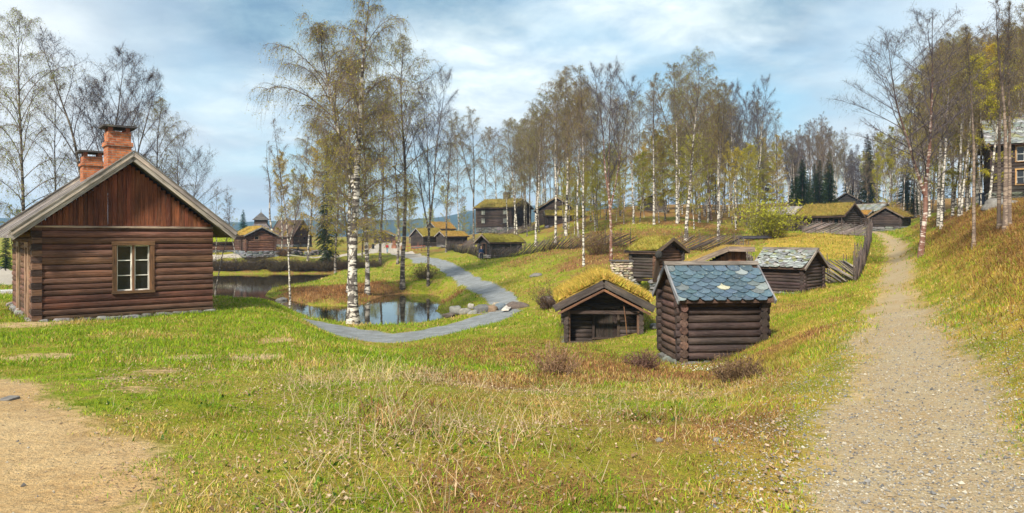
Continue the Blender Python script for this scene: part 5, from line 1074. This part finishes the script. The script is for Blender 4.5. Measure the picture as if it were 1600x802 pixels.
# right side
T(1438, 402, 22, 'bare', 'big spreading bare birch with white and red-brown trunk at the foot of the bank', thick=1.0, lean=(0, -.05), rot=1.3, wide=1.1, bark='bark_pink')
for px, py, top, v, k, lab in [(1467, 353, 60, 'tall2', dict(thick=1.25), 'thick white birch behind the big spreading birch'), (1502, 338, 75, 'slim', {}, 'straight white birch midway along the top of the bank'), (1521, 388, 30, 'aspen', dict(bark='bark_tan', thick=.9), 'smooth greyish young tree halfway up the bank'),
        (1523, 326, 120, 'slim2', {}, 'white birch left of the blue bin'), (1534, 324, 90, 'tall', {}, 'white birch beside the blue bin'), (1549, 320, 110, 'tall2', dict(bark='birch_grey'), 'grey-white birch in front of the house corner'),
        (1562, 358, 0, 'aspen', dict(bark='bark_tan'), 'left slender stem of the tall group in front of the two-storey house'), (1571, 362, -8, 'aspen', dict(bark='bark_tan', thick=1.2), 'middle stem of the tall group in front of the two-storey house'), (1578, 356, 8, 'aspen', dict(bark='bark_tan'), 'right stem of the tall group in front of the two-storey house'),
        (1452, 340, 95, 'olive', {}, 'olive budding tree left of the thick white birch on the bank'), (1488, 338, 110, 'olive', {}, 'olive budding tree between the white birches on the bank'), (1512, 330, 85, 'olive2', {}, 'olive budding tree near the top of the bank'),(1545, 326, 60, 'olive2', {}, 'yellow-green budding tree before the left corner of the two-storey house'), (1608, 340, -20, 'tall', {}, 'birch at the right edge of the view')]:
    T(px, py, top, v, lab, **k)
# the groves
OCC = []
def free(x, y, d):
    if any((x-a)**2+(y-b)**2 < d*d for a, b in OCC): return False
    OCC.append((x, y)); return True
BLD = [(o.location.x, o.location.y) for o in bpy.data.objects if o.get('category') in ('cabin', 'barn', 'shed', 'house', 'storehouse', 'hut', 'tower', 'outhouse')]
def grove(n, pxr, Dr, top, vars_, label, group, dmin=2.2, barks=('birch_white', 'birch_grey'), **k):
    c = 0; tries = 0
    while c < n and tries < 6000:
        tries += 1; D = math.sqrt(rt.uniform(Dr[0]**2, Dr[1]**2)); px = rt.uniform(*pxr); x = (px-CX)*D/F
        if any((x-a)**2+(D-b)**2 < 25 for a, b in BLD) or not free(x, D, dmin): continue
        tp = top(px)+rt.gauss(0, 16); z = hz(x, D); H = CZ-D*(tp-HY)/F-z
        if H < 3: continue
        H = min(H, 27); tree(rt.choice(vars_), x, D, H, label, bark=rt.choice(barks), group=group, wide=rt.uniform(.7, 1.0)*(1.5 if 'spruce' in label else 1), z=z, lean=(rt.gauss(0, .02), rt.gauss(0, .025)), **k); c += 1
grove(42, (868, 1215), (92, 150), lambda p: np.interp(p, [860, 960, 1000, 1070, 1140, 1215], [150, 125, 170, 130, 165, 180]), ['tall', 'tall2', 'slim', 'slim2'], 'tall bare-topped birch in the dense grove on the wooded hill', 'birches of the grove on the hill')
grove(66, (880, 1230), (84, 150), lambda p: np.interp(p, [880, 960, 1050, 1140, 1225], [275, 235, 205, 200, 235]), ['olive', 'olive2', 'olive'], 'lower olive-green budding tree in the dense grove on the wooded hill', 'olive trees of the grove on the hill', name='budding_tree', cat='tree')
grove(14, (815, 880), (140, 190), lambda p: 170, ['tall', 'slim', 'slim2', 'tall2'], 'slim birch behind the two old turf-roofed farmhouses', 'birches behind the farmhouses')
grove(40, (1225, 1345), (128, 185), lambda p: np.interp(p, [1225, 1290, 1345], [225, 190, 265]), ['tall', 'slim', 'slim2', 'broad', 'thin'], 'thin birch in the wood on the slope above the farm sheds', 'birches above the farm sheds')
grove(12, (1238, 1300), (122, 160), lambda p: 255, ['spruce', 'spruce2'], 'dark spruce in the wood on the slope above the farm sheds', 'spruces above the farm sheds', name='spruce_tree', cat='spruce', dmin=3)
grove(10, (1180, 1420), (150, 200), lambda p: 235, ['brownspruce', 'spruce2'], 'tall brownish spruce at the back of the wood above the farmyard', 'brownish spruces at the back', name='spruce_tree', cat='spruce')
grove(40, (1345, 1460), (112, 190), lambda p: np.interp(p, [1345, 1400, 1450], [245, 215, 170]), ['tall', 'slim', 'slim2', 'thin', 'olive2'], 'thin birch in the open wood behind the low log house', 'birches behind the low log house')
grove(54, (1425, 1640), (44, 120), lambda p: np.interp(p, [1425, 1480, 1520, 1640], [120, 75, 50, 30]), ['tall', 'tall2', 'slim2', 'slim', 'tall', 'tall2', 'olive2'], 'budding birch in the wood along the top of the bank', 'birches in the wood above the bank')
grove(10, (1650, 1900), (30, 90), lambda p: 20, ['tall', 'tall2', 'olive'], 'birch outside the right edge of the view', 'birches beyond the right edge')
grove(10, (690, 870), (150, 260), lambda p: 300, ['olive', 'olive2', 'thin'], 'low budding tree on the rise behind the old farm', 'budding trees behind the old farm', name='budding_tree', cat='tree')
grove(4, (1400, 1440), (110, 150), lambda p: 300, ['spruce', 'spruce2'], 'small green spruce behind the low log house', 'small spruces behind the low log house', name='spruce_tree', cat='spruce')
grove(16, (425, 700), (165, 260), lambda p: 338, ['olive', 'olive2', 'thin'], 'low budding tree on the flat beyond the pond and the village road', 'budding trees beyond the village road', name='budding_tree', cat='tree')
grove(8, (690, 850), (100, 150), lambda p: 195, ['tall', 'tall2', 'weep'], 'airy birch standing beside or behind the two-storey turf-roof farmhouse', 'birches round the farmhouse')
# the far wood reads as one mass
def far_wood():
    rng = np.random.default_rng(9); V = []; Fc = []; mi = []; tint = []; n = 0
    src = [VAR[k][1] for k in ('thin', 'olive2', 'brownspruce')]; arr = []
    for k, me in enumerate(src):
        co = np.empty(len(me.vertices)*3, 'f'); me.vertices.foreach_get('co', co); co = co.reshape(-1, 3); fi = np.empty(len(me.polygons)*3, 'i'); me.polygons.foreach_get('vertices', fi); fi = fi.reshape(-1, 3)
        ti = np.empty(len(me.vertices)*4, 'f'); me.attributes['tint'].data.foreach_get('color', ti); ti = ti.reshape(-1, 4)[:, :3]
        sel = rng.random(len(fi)) < (.18 if k < 2 else .3); fi = fi[sel]; u, inv = np.unique(fi.ravel(), return_inverse=True); arr.append((co[u], inv.reshape(-1, 3), ti[u], (14, 15, 16)[k]))
    for _ in range(230):
        D = rng.uniform(190, 420); px = rng.uniform(330, 1900) if rng.random() < .9 else rng.uniform(-500, 200); top = np.interp(px, [0, 330, 560, 700, 800, 900, 1250, 1900], [352, 352, 346, 352, 340, 270, 262, 250])+rng.normal(0, 8); x = (px-CX)*D/F; z = hz(x, D); H = CZ-D*(top-HY)/F-z
        if H < 2: continue
        co, fi, ti, h0 = arr[rng.choice([0, 1, 1, 2])]; a = rng.random()*6.28; s = H/h0; w = s*rng.uniform(1.0, 1.6)
        q = np.stack([(co[:, 0]*math.cos(a)-co[:, 1]*math.sin(a))*w+x, (co[:, 0]*math.sin(a)+co[:, 1]*math.cos(a))*w+D, co[:, 2]*s+z], 1); V.append(q); Fc.append(fi+n); n += len(q); tint.append(ti)
    V = np.concatenate(V); link('far_wood', np_mesh('far_wood', V, np.concatenate(Fc), ['leaf'], np.concatenate(tint)), label='brownish spring wood along the horizon behind the farms', cat='wood', kind='stuff')
far_wood()
def bush(seed, w, h, n, leafn, lc, label, px, py, D=None, name='bush', tc=TW, lsz=.05):
    rng = np.random.default_rng(seed); a = rng.random(n)*6.28; sp = rng.random(n)**.7; b = np.stack([np.cos(a)*sp*w*.25, np.sin(a)*sp*w*.25, np.full(n, -.05)], 1); d = np.stack([np.cos(a)*sp*.9, np.sin(a)*sp*.9, np.ones(n)], 1)+rng.normal(0, .2, (n, 3)); d /= np.linalg.norm(d, axis=1)[:, None]
    V1, F1, P = strips(b, d, h*rng.uniform(.5, 1.15, n), np.full(n, .014+h*.003), .25*rng.random(n), rng, 4); k = 6; bi = np.repeat(np.arange(n), k); p = P[bi, rng.integers(1, 5, n*k)]; d2 = rng.normal(0, 1, (n*k, 3)); d2[:, 2] += .4; d2 /= np.linalg.norm(d2, axis=1)[:, None]
    e = p+d2*(h*rng.uniform(.08, .28, n*k))[:, None]; wv = rng.normal(0, .006, (n*k, 3)); V2 = np.stack([p-wv, p+wv, e], 1).reshape(-1, 3)
    li = rng.integers(0, n*k, leafn); c = p[li]+(e[li]-p[li])*rng.random(leafn)[:, None]; V3 = np.stack([c, c+rng.normal(0, lsz, (leafn, 3)), c+rng.normal(0, lsz, (leafn, 3))], 1).reshape(-1, 3)
    tri = np.concatenate([F1[:, [0, 1, 2]], F1[:, [0, 2, 3]]]); V = np.concatenate([V1, V2, V3]); Fa = np.concatenate([tri, np.arange(n*k*3).reshape(-1, 3)+len(V1), np.arange(leafn*3).reshape(-1, 3)+len(V1)+len(V2)])
    mi = np.concatenate([np.zeros(len(tri)+n*k, int), np.ones(leafn, int)]); t = np.concatenate([np.tile(tc, (len(V1)+len(V2), 1)), np.repeat(np.array(lc)*rng.uniform(.6, 1.4, leafn)[:, None], 3, 0)])
    if D is None: Q = hit(px, py)
    else: x = (px-CX)*D/F; Q = Vector((x, D, hz(x, D)))
    o = link(name, np_mesh(name, V, Fa, ['twig', 'leaf'], t, mi), label=label, cat='bush'); o.location = Q
bush(1, 3.6, 4.3, 220, 7000, (.34, .33, .03), 'big yellow-green bush left of the grey-roofed farm shed', 1203, 0, D=66, lsz=.09)
bush(2, 3.5, 4.0, 220, 2500, (.16, .09, .04), 'reddish-brown bare bush behind the yellow-green bush', 1222, 0, D=92, lsz=.08, tc=(.1, .055, .045))
bush(3, 2.6, 2.6, 180, 1500, (.14, .12, .03), 'brownish bush on the knoll above the porch hut', 935, 0, D=58, lsz=.05, tc=(.12, .07, .045))
bush(4, 1.1, .55, 260, 500, (.12, .06, .03), 'low reddish-brown weed clump in front of the blue slate storehouse', 1155, 596, tc=(.13, .08, .045), lsz=.015)
bush(5, .9, .75, 120, 200, (.2, .12, .05), 'dry weed clump in the foreground left of the porch hut', 868, 585, tc=(.2, .12, .07), lsz=.015)
bush(6, .8, .5, 200, 200, (.12, .07, .04), 'dark dry tuft in the grass below the gap between the two huts', 1005, 575, tc=(.11, .06, .045), lsz=.015)
bush(7, 2.0, 1.4, 260, 1500, (.10, .05, .02), 'dark brushy clump at the stone row beside the porch hut', 862, 482, tc=(.09, .055, .04), lsz=.03)
bush(8, 3.0, 1.5, 260, 1800, (.13, .075, .025), 'brown brush at the far pond shore left of the peninsula', 440, 0, D=108, tc=(.11, .07, .045)); bush(9, 3.0, 1.4, 240, 1500, (.13, .07, .025), 'reddish brush at the far pond shore under the thicket', 520, 0, D=106, tc=(.12, .07, .045))
bush(10, 2.5, 1.6, 220, 1000, (.12, .09, .03), 'bare brush at the bend where dark and white birches meet the path', 664, 0, D=68, tc=(.13, .09, .06))

BR = {}
for i, px in enumerate([322, 334, 347, 360, 371, 385, 398, 410, 420, 433, 446, 455, 466, 478, 488, 500, 510, 521, 532, 546, 558, 572, 585]):
    D = 100.9+.9*math.sin(i*1.9); x = (px-CX)*D/F; k = i % 3
    if k not in BR: bush(40+k, 3.4, 1.5+.35*k, 420, 2600, (.09, .062, .02), 'dark leafless brushwood in the row along the far pond shore', px, 0, D=D, tc=(.06, .042, .032), name='shore_brush'); BR[k] = bpy.context.scene.objects[-1] if False else [o for o in COL.objects if o.name.startswith('shore_brush')][-1]; BR[k]['group'] = 'brushwood along the far shore'
    else: o = BR[k].copy(); COL.objects.link(o); o.location = (x, D, hz(x, D)); o.rotation_euler.z = i; o.scale = (1, 1, random.uniform(.7, 1.2))
# ------------------------------------------------------------------ ground cover
NOGO = [(A_c, A_th, 2.42, 3.36), ((3.66, 29.2), B_th, 1.5, 2.3), (C_c, C_th-math.pi/2, .98, 1.25), (F_c, F_th-math.pi/2, 1.0, 1.1), (Dc, R(40), 1.1, .85)]
def rect_d(x, y, q):
    c, th, a, b = q; dx, dy = x-c[0], y-c[1]; u = np.abs(dx*math.cos(th)+dy*math.sin(th))-a; v = np.abs(-dx*math.sin(th)+dy*math.cos(th))-b
    return np.where((u < 0) & (v < 0), np.maximum(u, v), np.hypot(np.maximum(u, 0), np.maximum(v, 0)))
def blades(name, n, pxr, Dr, hh, ww, colf, label, keep=None, lean=.5, lie=None, dpow=2.0, seed=1, mat='blade', bend=True, hD=0.0, dz=0.0):
    rng = np.random.default_rng(seed); u = rng.random(n); D = (Dr[0]**dpow+(Dr[1]**dpow-Dr[0]**dpow)*u)**(1/dpow); px = rng.uniform(pxr[0], pxr[1], n); x = (px-CX)*D/F; y = D
    cov, tr, dg, dr, dd = covers(x, y); ok = (tr.max(1) < .30+.45*rng.random(n)**2+.25*np.clip(fbm(x*1.7+8, y*1.7, 2), -1, 1)) & (cov[:, 0] < .52+.35*fbm(x*2.1+5, y*2.1, 2)+.12*rng.normal(0, 1, n))
    for q in NOGO: ok &= rect_d(x, y, q) > .02
    dp = None
    if Dr[1] > 30: dq = seg_dist(x, y, POND, True); ins = inside(x, y, POND); dp = np.where(ins, -dq, dq); ok &= dp > .1
    if keep is not None: ok &= keep(x, y, cov, dg, dp, rng)
    x, y, D, cov = x[ok], y[ok], D[ok], cov[ok]; n = len(x); z = height(x, y)-.01+dz; sc = 1+hD*D
    pn = fbm(x*.9+3, y*.9, 3); h = rng.uniform(.3, 1.0, n)*hh*sc*(1+.5*np.clip(pn, -1, 1)+.7*np.clip(fbm(x*2.3+51, y*2.3, 2), -.8, 1)); w = rng.uniform(.6, 1.2, n)*ww*sc; a = rng.random(n)*6.283
    dx, dy = np.cos(a)*w*.5, np.sin(a)*w*.5; lx, ly = rng.normal(0, lean, n)*h, rng.normal(0, lean, n)*h
    if lie is not None: lx += lie[0]*h; ly += lie[1]*h
    hzv = np.sqrt(np.maximum((h*1.0)**2-(.6*lx)**2-(.6*ly)**2, (h*.18)**2)); c = colf(x, y, cov, pn, rng)
    if bend:
        V = np.stack([np.stack([x-dx, y-dy, z], 1), np.stack([x+dx, y+dy, z], 1), np.stack([x+lx*.35+dx*.7, y+ly*.35+dy*.7, z+hzv*.6], 1), np.stack([x+lx*.35-dx*.7, y+ly*.35-dy*.7, z+hzv*.6], 1), np.stack([x+lx, y+ly, z+hzv*(.95 if lie is None else .45)], 1)], 1).reshape(-1, 3)
        b = np.arange(n)*5; Fa = np.concatenate([np.stack([b, b+1, b+2], 1), np.stack([b, b+2, b+3], 1), np.stack([b+3, b+2, b+4], 1)]); k = 5
    else: V = np.stack([np.stack([x-dx, y-dy, z], 1), np.stack([x+dx, y+dy, z], 1), np.stack([x+lx, y+ly, z+hzv], 1)], 1).reshape(-1, 3); Fa = np.arange(n*3).reshape(-1, 3); k = 3
    return link(name, np_mesh(name, V, Fa, [mat], np.repeat(c, k, 0)), label=label, cat=name.replace('_', ' '), kind='stuff')
PAL = dict(g=[(.12, .24, .006), (.20, .33, .010), (.31, .38, .014), (.14, .20, .010)], s=[(.50, .36, .12), (.40, .26, .07), (.52, .40, .18), (.32, .23, .04)], b=[(.20, .095, .035), (.32, .165, .06), (.13, .06, .025), (.40, .23, .09)], y=[(.42, .33, .06), (.34, .30, .04), (.45, .28, .07), (.28, .26, .03)])
PAL = {k: np.array(v) for k, v in PAL.items()}
def col(x, y, cov, pn, rng, straw=.25, br=1.0):
    n = len(x); r = rng.random(n); q = fbm(x*.5+70, y*.5, 3); k = rng.integers(0, 4, n); c = PAL['g'][k].copy()
    s = r < np.clip(straw+.95*q+.12*(y < 9), .03, .92); c[s] = PAL['s'][k[s]]
    yy = rng.random(n) < cov[:, 2]*.9; c[yy] = PAL['y'][k[yy]]; bb = rng.random(n) < np.clip(cov[:, 1]*1.25-.15, 0, 1)*br; c[bb] = PAL['b'][k[bb]]
    return c*rng.uniform(.75, 1.25, n)[:, None]
inview = (-260, 1860)
blades('grass', 260000, inview, (3.0, 11.5), .058, .008, lambda *a: col(*a, straw=.16+.16*sstep(-3.5, 1.5, a[0])), 'short green and straw-coloured grass over the near slope', seed=1, dpow=1.3, lean=.6)
blades('meadow_grass', 280000, inview, (11, 34), .10, .014, lambda *a: col(*a, straw=.14+.14*sstep(-5, 2, a[0])), 'green and yellowish turf around the huts and below the cabin', seed=2, dpow=1.2, hD=.012, lean=.5)
blades('far_grass', 190000, inview, (32, 95), .17, .045, lambda *a: col(*a, straw=.2), 'rough grass on the far slopes and round the pond', seed=3, dpow=1.1, hD=.006, bend=False, lean=.6)
xr_of = lambda x, y: x-np.interp(y, [q[1] for q in GRAVEL], [q[0] for q in GRAVEL])
def bankcol(x, y, cov, pn, rng):
    n = len(x); k = rng.integers(0, 4, n); r = rng.random(n); c = PAL['s'][k].copy()*np.array([.80, .66, .62]); q = fbm(x*.7+5, y*.4, 3); m = r < .55+.55*q; c[m] = PAL['b'][k[m]]*1.05; m = r > .88-.1*q; c[m] = PAL['y'][k[m]]; m = r > .95; c[m] = PAL['g'][k[m]]; return c*rng.uniform(.7, 1.25, n)[:, None]
blades('dead_grass', 120000, (1400, 1900), (5.5, 48), .26, .012, bankcol, 'matted dead tan grass hanging down the bank right of the track', keep=lambda x, y, c, dg, dp, r: xr_of(x, y) > 2.1+.6*r.normal(0, 1, len(x)), lie=(-.65, -.5), lean=.35, dpow=1.3, seed=4, hD=.012)
blades('heather', 42000, (380, 760), (45, 120), .34, .05, lambda x, y, c, p, r: PAL['b'][r.integers(0, 4, len(x))]*r.uniform(.6, 1.3, len(x))[:, None]*np.array([1.05, .9, .8]), 'rusty brown heather covering the peninsula and the far shore', keep=lambda x, y, c, dg, dp, r: (c[:, 1] > .42) & (dp > .8), seed=5, bend=False, lean=.5, dpow=1.1)
blades('shore_grass', 16000, (300, 740), (34, 108), .36, .045, lambda x, y, c, p, r: PAL['y' ][r.integers(0, 4, len(x))]*.5*r.uniform(.6, 1.2, len(x))[:, None]+PAL['g'][r.integers(0, 4, len(x))]*.55, 'yellow-green sedge fringing the pond', keep=lambda x, y, c, dg, dp, r: dp < .5+.9*r.random(len(x)), seed=6, bend=False, lean=.25, dpow=1.1)
def longstraw(x, y, cov, pn, rng): n = len(x); return np.array([[.55, .43, .25]])*rng.uniform(.6, 1.2, n)[:, None]*rng.uniform(.93, 1.05, (n, 3))
def clumps(x, y, c, dg, dp, r): return (fbm(x*.8+33, y*.8, 2)+.3*r.normal(0, 1, len(x)) > .12) & (dg > 1.8) & (c[:, 0] < .3)
blades('dry_stalks', 3800, (420, 1230), (4.0, 10.5), .42, .0065, longstraw, 'long pale dry grass stalks leaning over the middle foreground', keep=clumps, lean=.75, seed=7, dpow=1.6)
blades('dry_stalks', 2200, (150, 1300), (3.6, 14), .30, .006, longstraw, 'scattered dry straws bent low in the foreground turf', keep=lambda x, y, c, dg, dp, r: dg > 1.5, lie=(.7, .3), lean=.9, seed=8, dpow=1.6)
blades('yellow_grass', 26000, (1120, 1350), (9, 20), .16, .011, lambda x, y, c, p, r: PAL['y'][r.integers(0, 4, len(x))]*r.uniform(.6, 1.1, len(x))[:, None], 'yellowish longer grass left of the gravel track', keep=lambda x, y, c, dg, dp, r: (dg > 1.9) & (fbm(x*.6+12, y*.6, 2) > -.05), seed=9, lean=.55)
def litter():
    rng = np.random.default_rng(12); n = 16000; D = rng.uniform(3.6, 13, n); px = rng.uniform(150, 1250, n); x = (px-CX)*D/F; y = D; cov, tr, dg, dr, dd = covers(x, y); q = fbm(x*.8+33, y*.8, 2)
    ok = (q+.35*rng.normal(0, 1, n) > .15) & (tr[:, 0] < .3) & (np.hypot(x-A_c[0], y-A_c[1]) > 4); x, y = x[ok], y[ok]; n = len(x); z = height(x, y)+rng.uniform(.01, .05, n); s = rng.uniform(.010, .026, n)
    V = [];
    for k in range(4): a = rng.random(n)*.4+k*1.57; V.append(np.stack([x+np.cos(a)*s*(1 if k % 2 else .6), y+np.sin(a)*s*(1 if k % 2 else .6), z+rng.normal(0, .3, n)*s], 1))
    V = np.stack(V, 1).reshape(-1, 3); c = np.array([(.26, .16, .09), (.34, .24, .15), (.18, .11, .07), (.38, .28, .2)])[rng.integers(0, 4, n)]*rng.uniform(.6, 1.2, n)[:, None]
    link('fallen_leaves', np_mesh('fallen_leaves', V, np.arange(n*4).reshape(-1, 4), ['cloth'], np.repeat(c, 4, 0)), label='pale brown fallen leaves caught in the foreground grass', cat='fallen leaves', kind='stuff')
litter()
blades('broadleaf_weeds', 9000, (100, 1300), (3.8, 15), .07, .03, lambda x, y, c, p, r: np.array([(.05, .12, .01), (.08, .17, .012), (.04, .09, .012), (.12, .2, .02)])[r.integers(0, 4, len(x))]*r.uniform(.7, 1.3, len(x))[:, None], 'dark green low weed rosettes scattered in the foreground turf', keep=lambda x, y, c, dg, dp, r: (fbm(x*1.6+91, y*1.6, 2)+.15*r.normal(0, 1, len(x)) > .33) & (dg > 1.8), lean=1.0, seed=21, dpow=1.4)
blades('dead_bracken', 16000, (560, 1230), (5.5, 24), .14, .02, lambda x, y, c, p, r: PAL['b'][r.integers(0, 4, len(x))]*r.uniform(.6, 1.2, len(x))[:, None], 'rusty dead stems in brown patches below the two nearest huts', keep=lambda x, y, c, dg, dp, r: (fbm(x*.7+14, y*.7, 3)+.2*r.normal(0, 1, len(x)) > .22) & (dg > 2.2), lean=.9, seed=22, dpow=1.3)
def pebbles():
    rng = np.random.default_rng(13); n = 80000; D = 3.4+(17-3.4)*rng.random(n)**1.3; px = rng.uniform(1100, 1900, n); x = (px-CX)*D/F; y = D
    x2 = rng.uniform(-9, -3, 5000); y2 = rng.uniform(3.5, 10, 5000); x = np.concatenate([x, x2]); y = np.concatenate([y, y2]); n = len(x); cov, tr, dg, dr, dd = covers(x, y)
    ok = ((dg < 1.25+.35*rng.normal(0, 1, n)) & (x > 0)) | ((x < 0) & (cov[:, 0] > .5) & (rng.random(n) < .25)); x, y = x[ok], y[ok]; n = len(x); s = .003+.011*rng.random(n)**2.2*(1+1.2*(rng.random(n) < .04)); z = height(x, y)+s*.3
    dirs = np.array([(1, 0, 0), (-.8, .5, 0), (-.6, -.8, 0), (0, .1, .75), (.1, 0, -.6)]); a = rng.random(n)*6.28; ca, sa = np.cos(a), np.sin(a); V = []
    for d in dirs: k = rng.uniform(.7, 1.3, n); V.append(np.stack([x+(d[0]*ca-d[1]*sa)*s*k, y+(d[0]*sa+d[1]*ca)*s*k, z+d[2]*s], 1))
    V = np.stack(V, 1).reshape(-1, 3); f = np.array([(0, 1, 3), (1, 2, 3), (2, 0, 3), (1, 0, 4), (2, 1, 4), (0, 2, 4)]); Fa = (np.arange(n)[:, None, None]*5+f[None]).reshape(-1, 3)
    c = np.array([(.22, .21, .20), (.33, .30, .25), (.13, .13, .135), (.30, .23, .15), (.37, .34, .28)])[rng.integers(0, 5, n)]*rng.uniform(.7, 1.2, n)[:, None]
    link('pebbles', np_mesh('pebbles', V, Fa, ['cloth'], np.repeat(c, 5, 0)), label='small mixed pebbles strewn over the gravel track', cat='pebbles', kind='stuff')
pebbles()
def flowers():
    rng = np.random.default_rng(14); P = hit(1090, 575); n = 130; x = P.x+rng.normal(0, .38, n); y = P.y-.75+rng.normal(0, .3, n); z = height(x, y)+rng.uniform(.05, .1, n); V = []
    for k in range(4): a = k*1.57+rng.random(n)*.5; V.append(np.stack([x+np.cos(a)*.014, y+np.sin(a)*.014, z+rng.normal(0, .004, n)], 1))
    link('white_flowers', np_mesh('white_flowers', np.stack(V, 1).reshape(-1, 3), np.arange(n*4).reshape(-1, 4), ['cloth'], np.tile((.75, .76, .68), (n*4, 1))), label='patch of tiny white flowers at the foot of the blue slate storehouse', cat='flowers', kind='stuff')
flowers()
def wall_weeds():
    near = lambda x, y, c, dg, dp, r: np.min([rect_d(x, y, q) for q in NOGO], 0) < .08+.22*r.random(len(x))
    blades('wall_weeds', 260000, (-60, 1320), (17.5, 42), .20, .014, lambda x, y, c, p, r: np.array([(.10, .15, .012), (.20, .17, .05), (.13, .09, .04), (.30, .23, .09)])[r.integers(0, 4, len(x))]*r.uniform(.5, 1.1, len(x))[:, None], 'taller unmown weeds along the foot of the hut walls', keep=near, lean=.4, seed=31, dpow=1.0)
wall_weeds()

# ------------------------------------------------------------------ people
def skin_mesh(name, verts, edges, rad, tint, parent, mat='cloth'):
    me = bpy.data.meshes.new(name); me.from_pydata(verts, edges, []); o = bpy.data.objects.new(name, me); COL.objects.link(o); o.parent = parent
    o.modifiers.new('skin', 'SKIN'); sv = me.skin_vertices[0].data if me.skin_vertices else None
    if sv is None:
        bpy.context.view_layer.objects.active = o; bpy.ops.object.select_all(action='DESELECT'); o.select_set(True); sv = me.skin_vertices[0].data
    for i, r in enumerate(rad): sv[i].radius = (r, r) if isinstance(r, (int, float)) else r; sv[i].use_root = (i == 0)
    s = o.modifiers.new('sub', 'SUBSURF'); s.levels = 2; s.render_levels = 2
    m, nt, N, L = new_mat(name+'_'+mat); p = principled(N, L, .85, .2); ob = N('ShaderNodeTexCoord').outputs['Object']; L(mx(N, L, rp(N, L, nz(N, L, ob, 9), [(.3, 0.), (.7, 1.)]), tuple(c*.75 for c in tint), tint), p.inputs['Base Color']); me.materials.append(m); return o
def person(label, P, rot, jacket, trousers, hair, stride=.16, name='person', skin=(.45, .27, .19)):
    r = thing(name, label, 'person', P, rot); s = stride
    # forward is -Y; joints: pelvis, spine, chest, neck, head, arms, legs
    V = [(0, 0, .93), (0, 0, 1.12), (0, -.01, 1.34), (0, -.01, 1.47), (0, -.02, 1.54), (0, -.03, 1.66), (0, -.02, 1.72),
         (.17, 0, 1.40), (.24, .03+s*.3, 1.14), (.25, -.04+s*.2, .90), (.25, -.07+s*.2, .80), (-.17, 0, 1.40), (-.24, -.02-s*.3, 1.14), (-.25, -.16-s*.4, .92), (-.25, -.20-s*.4, .83),
         (.10, 0, .88), (.11, -.03-s, .50), (.11, -s*1.1, .10), (.11, -.13-s*1.1, .04), (-.10, 0, .88), (-.11, .0+s*.6, .50), (-.11, .10+s*1.2, .12), (-.11, .0+s*1.2, .04)]
    E = [(0, 1), (1, 2), (2, 3), (3, 4), (4, 5), (5, 6), (2, 7), (7, 8), (8, 9), (9, 10), (2, 11), (11, 12), (12, 13), (13, 14), (0, 15), (15, 16), (16, 17), (17, 18), (0, 19), (19, 20), (20, 21), (21, 22)]
    RR = [(.15, .10), (.13, .09), (.17, .11), .055, .06, (.085, .10), (.05, .06), .06, .045, .035, .04, .06, .045, .035, .04, .085, .058, .042, .04, .085, .058, .042, .04]
    skin_mesh('body', V, E, RR, skin, r)
    g = lambda idx, ex, grow, nm, t: skin_mesh(nm, [V[i] for i in idx], ex, [tuple(c+grow for c in (RR[i] if isinstance(RR[i], tuple) else (RR[i], RR[i]))) for i in idx], t, r)
    g([0, 1, 2, 7, 8, 9, 11, 12, 13], [(0, 1), (1, 2), (2, 3), (3, 4), (4, 5), (2, 6), (6, 7), (7, 8)], .028, 'jacket', jacket)
    g([0, 15, 16, 17, 19, 20, 21], [(0, 1), (1, 2), (2, 3), (0, 4), (4, 5), (5, 6)], .018, 'trousers', trousers)
    m = MB(); m.rock((0, .015, 1.69), (.088, .105, .085), hair, 3, sub=2, smooth=True); m.build('hair', 'cloth', r)
    for sx, i in ((1, 18), (-1, 22)): m = MB(); m.rock((V[i][0], V[i][1]+.04, .035), (.055, .14, .05), (.03, .03, .03), 4, sub=2, smooth=True); m.build('shoe', 'cloth', r)
P = hit(605, 395.5, 90, 220); person('walker in a dark red jacket and light blue jeans on the village road', P, R(175), (.36, .015, .02), (.20, .34, .42), (.06, .035, .02))
P = Vector(((752-CX)*86.0/F, 86.0, 0)); P.z = hz(P.x, P.y); person('person in dark blue clothes standing at the gable of the lone sod shed', P, R(20), (.012, .03, .085), (.02, .025, .04), (.2, .15, .1), stride=.03)

# ------------------------------------------------------------------ air
def haze():
    m, nt, N, L = new_mat('haze'); o = N('ShaderNodeOutputMaterial'); v = N('ShaderNodeVolumePrincipled'); L(v.outputs[0], o.inputs['Volume'])
    v.inputs['Color'].default_value = (.42, .68, 1.0, 1); v.inputs['Density'].default_value = .00030; v.inputs['Anisotropy'].default_value = .2; MATS['haze'] = m
    b = MB(); x0, x1, y0, y1, z0, z1 = -3700, 4200, -60, 3120, -6, 150
    vs = [(x, y, z) for z in (z0, z1) for y in (y0, y1) for x in (x0, x1)]; b.add(vs, [(0, 2, 3, 1), (4, 5, 7, 6), (0, 1, 5, 4), (2, 6, 7, 3), (0, 4, 6, 2), (1, 3, 7, 5)], (1, 1, 1)); b.build('haze', 'haze', kind='stuff')
if True: haze()
